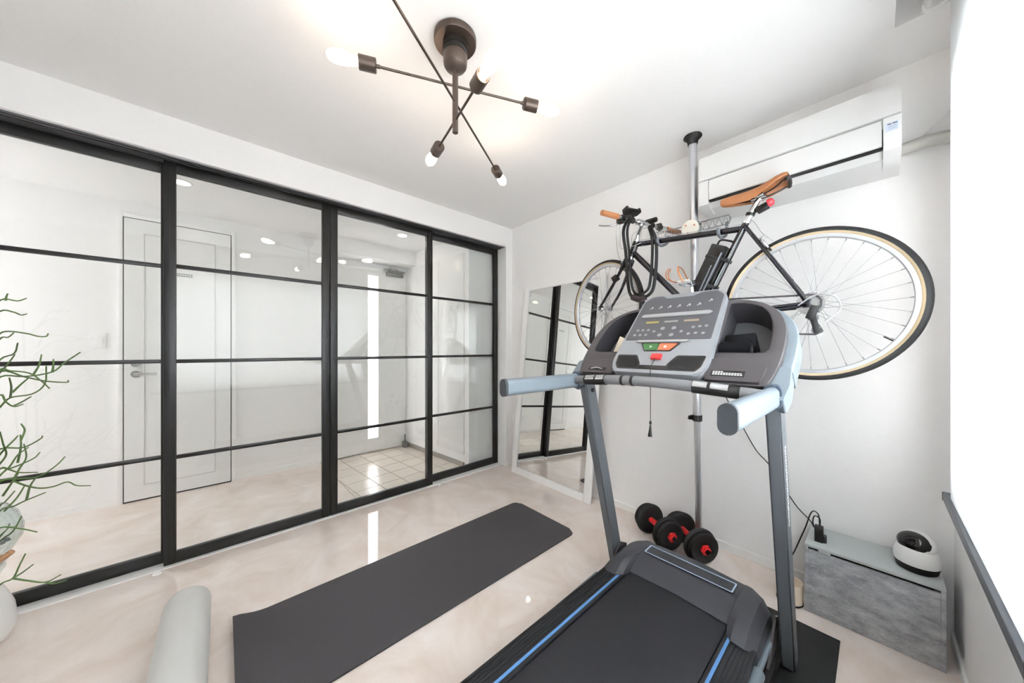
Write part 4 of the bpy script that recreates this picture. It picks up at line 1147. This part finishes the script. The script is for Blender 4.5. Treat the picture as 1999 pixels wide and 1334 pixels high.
# stem and handlebar
HB0 = Vector((-1.048, 1.628, 1.990)); HB1 = Vector((-.836, 2.196, 1.950)); HC = HB0.lerp(HB1, .46)
bm = nb(); tube(bm, [HEADT, HEADT + Vector((.012, 0, .045)), HC + Vector((.004, .006, -.020)), HC], .0125, 14, sm=4); cyl(bm, HC - (HB1 - HB0).normalized() * .024, HC + (HB1 - HB0).normalized() * .024, .0185, seg=18, bev=.002); obj('stem', bm, CHROME, bk)
bm = nb(); tube(bm, [HB0, HB1], .0115, 16); hb = obj('handlebar', bm, CHROME, bk)
hd = (HB1 - HB0).normalized(); fw = Vector((-math.cos(steer), math.sin(steer), 0))
for p, s in ((HB0, 1), (HB1, -1)):
    bm = nb(); cyl(bm, p - hd * s * .002, p + hd * s * .118, .0165, seg=20, bev=.003); obj('grip', bm, TAN, hb)
    bm = nb(); c = p + hd * s * .150; cyl(bm, c - hd * .012, c + hd * .012, .017, seg=16); box(bm, (-.020, -.018, -.014), (.020, .018, .014), .005, M=Matrix.Translation(c + fw * .018 - Vector((0, 0, .012)))); obj('lever_clamp', bm, BLKPL if s > 0 else CHROME, hb)
    bm = nb(); tube(bm, [c + fw * .028 - Vector((0, 0, .018)), c + fw * .050 - Vector((0, 0, .030)) - hd * s * .02, c + fw * .058 - Vector((0, 0, .042)) - hd * s * .075, c + fw * .052 - Vector((0, 0, .052)) - hd * s * .125], .0060, 10, sm=5, r_end=.0042); obj('brake_lever', bm, CHROME, hb)
    bm = nb(); c2 = c + hd * s * .035; box(bm, (-.018, -.014, -.016), (.018, .014, .016), .005, M=Matrix.Translation(c2 + Vector((.004, 0, .004)))); obj('shifter', bm, BLKPL, hb)
bm = nb()
cA = HB0 + hd * .150; cB = HB1 - hd * .150
tube(bm, [cA + fw * .03, cA + fw * .075 + Vector((0, .03, -.05)), CR + fw * .085 + Vector((0, -.02, .07)), CR + fw * .055 + Vector((0, 0, .0)), fbp + fw * .03 + Vector((0, 0, .03))], .0024, 7, sm=6)
tube(bm, [cA + fw * .03 + Vector((0, .01, 0)), cA + fw * .055 + Vector((0, .05, -.07)), CR + fw * .045 + Vector((0, -.035, .085)), b2(-1.0, 1.845, -.02), b2(-.95, 1.852, -.02)], .0024, 7, sm=6)
tube(bm, [cB + fw * .03, cB + fw * .05 + Vector((0, -.06, .012)), HC + fw * .06 + Vector((0, .01, -.05)), b2(-1.03, 1.83, .03), b2(-.99, 1.79, .02)], .0024, 7, sm=6)
obj('control_cables', bm, mat('cable_pale', 'c5c5c1', .45), hb)
PHp = HC.lerp(HB0, .22)
ph = thing('phone_holder', 'black phone bracket clamped on the bicycle handlebar', 'phone holder', tuple(PHp))
Mp = Matrix.Translation(PHp + Vector((0, 0, .048))) @ Matrix.Rotation(math.atan2(hd.y, hd.x), 4, 'Z') @ Matrix.Rotation(-.25, 4, 'X')
bm = nb(); box(bm, (-.045, -.030, -.006), (.045, .030, .006), .003, M=Mp); obj('plate', bm, BLKPL, ph)
for sx in (-1, 1):
    bm = nb(); box(bm, (sx * .045 - .008, -.022, -.006), (sx * .045 + .008, .022, .024), .004, M=Mp); obj('jaw', bm, BLKPL, ph)
bm = nb(); cyl(bm, PHp + Vector((0, 0, .004)), PHp + Vector((0, 0, .045)), .011, seg=14); cyl(bm, PHp - hd * .012, PHp + hd * .012, .0175, seg=18); obj('clamp', bm, BLKPL, ph)
BLp = HC.lerp(HB1, .28)
bl_ = thing('front_light', 'small black bicycle lamp on the handlebar beside the stem', 'bike light', tuple(BLp))
bm = nb(); cyl(bm, BLp + Vector((.03, 0, .030)), BLp + Vector((-.04, 0.01, .034)), .0155, seg=20, bev=.003); obj('housing', bm, BLKPL, bl_)
bm = nb(); cyl(bm, BLp - hd * .010, BLp + hd * .010, .0175, seg=18); obj('clamp', bm, BLKPL, bl_)
bm = nb(); cyl(bm, BLp + Vector((-.0405, .010, .034)), BLp + Vector((-.044, .0105, .0343)), .0135, seg=20); obj('lens', bm, CHROME, bl_)
# cable lock looped over the bar
lk = thing('cable_lock', 'black folded cable lock hanging in a long loop from the handlebar', 'lock', (-.98, 1.85, 1.50))
q0 = HC + Vector((-.03, -.08, .018))
bm = nb(); tube(bm, [q0, (-1.035, 1.845, 1.93), (-1.030, 1.865, 1.80), (-1.020, 1.870, 1.62), (-.995, 1.865, 1.530), (-.94, 1.865, 1.505), (-.872, 1.870, 1.535), (-.852, 1.875, 1.62), (-.848, 1.885, 1.76), (-.862, 1.900, 1.86), (-.905, 1.92, 1.945)], .0095, 10, sm=6); obj('outer_strand', bm, BLKRB, lk)
bm = nb(); tube(bm, [q0 + Vector((.014, .01, .002)), (-1.012, 1.850, 1.93), (-1.007, 1.862, 1.80), (-.997, 1.866, 1.63), (-.975, 1.862, 1.550), (-.94, 1.862, 1.530), (-.892, 1.868, 1.555), (-.876, 1.873, 1.63), (-.873, 1.885, 1.76), (-.882, 1.900, 1.86), (-.910, 1.92, 1.940)], .0080, 10, sm=6); obj('inner_strand', bm, BLKRB, lk)
bm = nb(); tube(bm, [(-.985, 1.862, 1.520), (-.94, 1.862, 1.500), (-.905, 1.866, 1.512)], .0185, 14, sm=5); obj('sleeve', bm, mat('lock_sleeve', '33272b', .6), lk)
# black case strapped to the seat tube
sdv = (BB - SEAT).normalized(); pv = Vector((sdv.z, 0, -sdv.x))
if pv.x > 0: pv = -pv
bc = thing('battery_case', 'flat black case with a carry handle strapped in the bicycle frame', 'case', tuple(b2(-.62, 1.45)))
MB_ = Matrix((( -sdv.x, 0, pv.x, 0), (0, 1, 0, 0), (-sdv.z, 0, pv.z, 0), (0, 0, 0, 1)))
cc = SEAT + sdv * .235 + pv * .062
MBc = Matrix.Translation(cc) @ MB_
bm = nb(); box(bm, (-.135, -.032, -.040), (.125, .032, .036), .006, M=MBc); obj('shell', bm, BLKPL, bc)
bm = nb(); tube(bm, [MBc @ Vector(p) for p in ((.122, 0, .018), (.150, 0, .014), (.156, 0, -.018), (.150, 0, -.050), (.112, 0, -.055))], .005, 8, sm=5); obj('carry_handle', bm, BLKRB, bc)
bm = nb(); tube(bm, [MBc @ Vector(p) for p in ((.09, -.034, -.030), (-.14, -.034, -.030))], .0045, 8); obj('mini_pump', bm, mat('pump_grey', '6d7076', .35, metal=.6), bc)
bm = nb(); tube(bm, [MBc @ Vector(p) for p in ((.02, -.036, -.012), (-.12, -.036, -.014))], .0035, 8); obj('strip', bm, mat('pump_grey', '6d7076', .35, metal=.6), bc)
for u in (-.08, .06):
    bm = nb(); box(bm, (u - .009, -.0335, -.075), (u + .009, .0335, .0375), .003, M=MBc); obj('strap', bm, BLKRB, bc)

# ------------------------------------------------------------------ plant
VX, VY = -2.40, -.742
pv_ = thing('ceramic_stand', 'bulbous white ceramic vase standing on the floor by the glass door', 'vase', (VX, VY, 0))
bm = nb(); lathe(bm, [(0, 0), (.060, 0), (.076, .010), (.090, .045), (.094, .085), (.088, .140), (.072, .195), (.056, .235), (.050, .262), (.058, .285), (.068, .302), (.066, .318), (.050, .322), (.030, .318), (0, .316)], 48, Matrix.Translation((VX, VY, 0))); obj('body', bm, CERAMIC, pv_)
GZ = .345
dw = thing('driftwood', 'brown piece of driftwood between the glass vase and the ceramic vase', 'driftwood', (VX, VY, .322))
bm = nb(); tube(bm, [(VX - .06, VY - .05, .336), (VX, VY, .334), (VX + .05, VY + .03, .337), (VX + .085, VY + .075, .362), (VX + .10, VY + .11, .392)], .013, 10, sm=4, r_end=.010); tube(bm, [(VX + .04, VY - .05, .336), (VX - .03, VY + .05, .336)], .013, 10); obj('branch', bm, WOOD, dw)
gv = thing('glass_vase', 'round clear glass vase holding the green twigs and grey pebbles', 'vase', (VX, VY, .349))
bm = nb(); lathe(bm, [(0, .349), (.055, .350), (.085, .372), (.108, .420), (.110, .465), (.096, .520), (.072, .555), (.069, .556), (.092, .518), (.106, .465), (.104, .422), (.082, .376), (.053, .354), (0, .353)], 48, Matrix.Translation((VX, VY, 0))); obj('bowl', bm, pane_glass('vase_glass', (.93, .965, .96), .06), gv)
bm = nb()
for k in range(60):
    a = random.uniform(0, 2 * PI); z = .362 + random.uniform(0, .045); rr = random.uniform(0, .048 + (z - .362) * .7)
    bmesh.ops.create_icosphere(bm, subdivisions=1, radius=random.uniform(.008, .013), matrix=Matrix.Translation((VX + rr * math.cos(a), VY + rr * math.sin(a), z)) @ Matrix.Diagonal((1, 1, .7, 1)))
peb = tag(obj('pebbles', bm, mat('pebble_grey', '8d9496', .6, var=.3, scale=30)), 'small grey pebbles inside the glass vase', 'pebbles'); peb['kind'] = 'stuff'
pt = thing('twig_plant', 'sparse green pencil-like twigs growing up beside the glass door', 'plant', (VX, VY, .40))
BR = [[(-2.42,-0.724,1.311),(-2.392,-0.685,1.404),(-2.383,-0.642,1.404),(-2.395,-0.623,1.419)],[(-2.433,-0.738,1.286),(-2.409,-0.69,1.36),(-2.42,-0.66,1.359),(-2.449,-0.651,1.35),(-2.481,-0.645,1.358)],[(-2.419,-0.722,1.21),(-2.438,-0.698,1.269),(-2.414,-0.664,1.277),(-2.374,-0.612,1.267),(-2.356,-0.585,1.257),(-2.341,-0.561,1.257),(-2.342,-0.556,1.27)],[(-2.425,-0.728,1.17),(-2.37,-0.678,1.246),(-2.29,-0.638,1.25),(-2.216,-0.605,1.266)],[(-2.429,-0.733,1.068),(-2.304,-0.66,1.161),(-2.204,-0.601,1.186),(-2.13,-0.573,1.226)],[(-2.42,-0.724,1.049),(-2.413,-0.691,1.106),(-2.318,-0.648,1.139),(-2.221,-0.604,1.182)],[(-2.434,-0.739,1.023),(-2.391,-0.685,1.112),(-2.282,-0.596,1.09),(-2.187,-0.524,1.076),(-2.095,-0.456,1.074),(-2.053,-0.443,1.083)],[(-2.417,-0.72,0.999),(-2.333,-0.668,1.091),(-2.233,-0.584,1.095),(-2.133,-0.498,1.114),(-2.07,-0.455,1.151),(-2.001,-0.404,1.191)],[(-2.255,-0.571,1.1),(-2.318,-0.573,1.137),(-2.391,-0.585,1.179)],[(-2.132,-0.497,1.114),(-2.154,-0.5,1.136),(-2.178,-0.505,1.163)],[(-2.422,-0.726,1.024),(-2.332,-0.668,1.119),(-2.345,-0.649,1.115),(-2.331,-0.601,1.104),(-2.337,-0.575,1.073),(-2.348,-0.554,1.034)],[(-2.428,-0.732,0.906),(-2.431,-0.696,0.961),(-2.378,-0.657,1.002),(-2.295,-0.583,1.02),(-2.237,-0.539,1.064),(-2.211,-0.53,1.135)],[(-2.378,-0.657,1.002),(-2.281,-0.628,1.053),(-2.193,-0.608,1.094)],[(-2.434,-0.739,0.934),(-2.346,-0.672,1.018),(-2.338,-0.656,0.99),(-2.324,-0.634,0.97),(-2.306,-0.608,0.979)],[(-2.324,-0.634,0.973),(-2.257,-0.598,0.993),(-2.187,-0.559,1.018)],[(-2.278,-0.624,1.032),(-2.244,-0.597,1.063),(-2.211,-0.57,1.091)],[(-2.376,-0.667,1.404),(-2.362,-0.662,1.416),(-2.346,-0.654,1.429)],[(-2.417,-0.72,0.682),(-2.404,-0.688,0.731),(-2.323,-0.651,0.781),(-2.267,-0.642,0.832),(-2.211,-0.633,0.889)],[(-2.433,-0.738,0.628),(-2.41,-0.69,0.708),(-2.414,-0.67,0.702),(-2.405,-0.634,0.718),(-2.401,-0.605,0.736),(-2.413,-0.594,0.755)],[(-2.434,-0.738,0.659),(-2.355,-0.674,0.719),(-2.335,-0.648,0.715),(-2.312,-0.618,0.702),(-2.266,-0.564,0.702)],[(-2.43,-0.735,0.601),(-2.329,-0.667,0.697),(-2.355,-0.652,0.723),(-2.387,-0.642,0.76),(-2.41,-0.622,0.783)],[(-2.398,-0.654,0.661),(-2.432,-0.649,0.695),(-2.465,-0.642,0.731),(-2.523,-0.663,0.78)],[(-2.42,-0.651,0.722),(-2.374,-0.631,0.796),(-2.339,-0.623,0.85)],[(-2.532,-0.673,0.797),(-2.55,-0.668,0.837),(-2.579,-0.676,0.864),(-2.603,-0.677,0.869)],[(-2.42,-0.724,0.683),(-2.318,-0.664,0.783),(-2.321,-0.633,0.834),(-2.35,-0.632,0.846)],[(-2.432,-0.737,0.727),(-2.308,-0.661,0.807),(-2.298,-0.606,0.804),(-2.303,-0.567,0.83),(-2.347,-0.572,0.835)],[(-2.398,-0.654,0.651),(-2.39,-0.624,0.626),(-2.372,-0.584,0.609),(-2.356,-0.545,0.611),(-2.339,-0.506,0.625),(-2.335,-0.481,0.603),(-2.316,-0.439,0.597)],[(-2.425,-0.728,0.598),(-2.351,-0.673,0.67),(-2.337,-0.625,0.671),(-2.32,-0.575,0.672),(-2.308,-0.531,0.707),(-2.315,-0.507,0.742)],[(-2.34,-0.663,0.612),(-2.241,-0.613,0.688),(-2.156,-0.578,0.736)],[(-2.422,-0.726,0.448),(-2.314,-0.662,0.561),(-2.228,-0.609,0.592),(-2.145,-0.561,0.628),(-2.045,-0.492,0.672)],[(-2.143,-0.558,0.63),(-2.039,-0.523,0.706),(-1.928,-0.481,0.763)],[(-2.302,-0.649,0.56),(-2.267,-0.612,0.612),(-2.244,-0.588,0.662)],[(-2.424,-0.727,0.475),(-2.361,-0.676,0.568),(-2.286,-0.643,0.6),(-2.202,-0.599,0.657)],[(-2.433,-0.738,0.326),(-2.368,-0.678,0.422),(-2.31,-0.633,0.468),(-2.263,-0.6,0.537)],[(-2.42,-0.723,0.414),(-2.307,-0.66,0.495),(-2.243,-0.596,0.494),(-2.19,-0.546,0.485)],[(-2.423,-0.727,0.351),(-2.408,-0.689,0.428),(-2.468,-0.69,0.432),(-2.539,-0.703,0.433)],[(-2.431,-0.736,0.15),(-2.318,-0.663,0.265),(-2.27,-0.622,0.296),(-2.237,-0.598,0.353),(-2.208,-0.577,0.404)],[(-2.27,-0.622,0.296),(-2.225,-0.587,0.328),(-2.182,-0.553,0.364)],[(-2.27,-0.622,0.296),(-2.267,-0.584,0.27),(-2.259,-0.542,0.249),(-2.255,-0.504,0.264)],[(-2.259,-0.542,0.249),(-2.22,-0.513,0.25),(-2.168,-0.471,0.271)]]
def clampx(p): return (max(p[0], -2.55), p[1], p[2])
bm = nb()
for dx, dy, top in ((0, -.015, 1.40), (.02, .01, 1.15), (-.02, -.03, .95)):
    tube(bm, [(VX + dx * .5, VY + dy * .5, .38), (VX + dx, VY + dy, .65), (VX + dx * 2 - .01, VY + dy - .01, top)], .006, 8, sm=5, r_end=.0035)
obj('stem', bm, GREENP, pt)
for i, p in enumerate(BR):
    p = [clampx(q) for q in p]
    bm = nb(); tube(bm, p, .0036, 7, sm=4, r_end=.0021); obj('twig', bm, GREENP, pt)
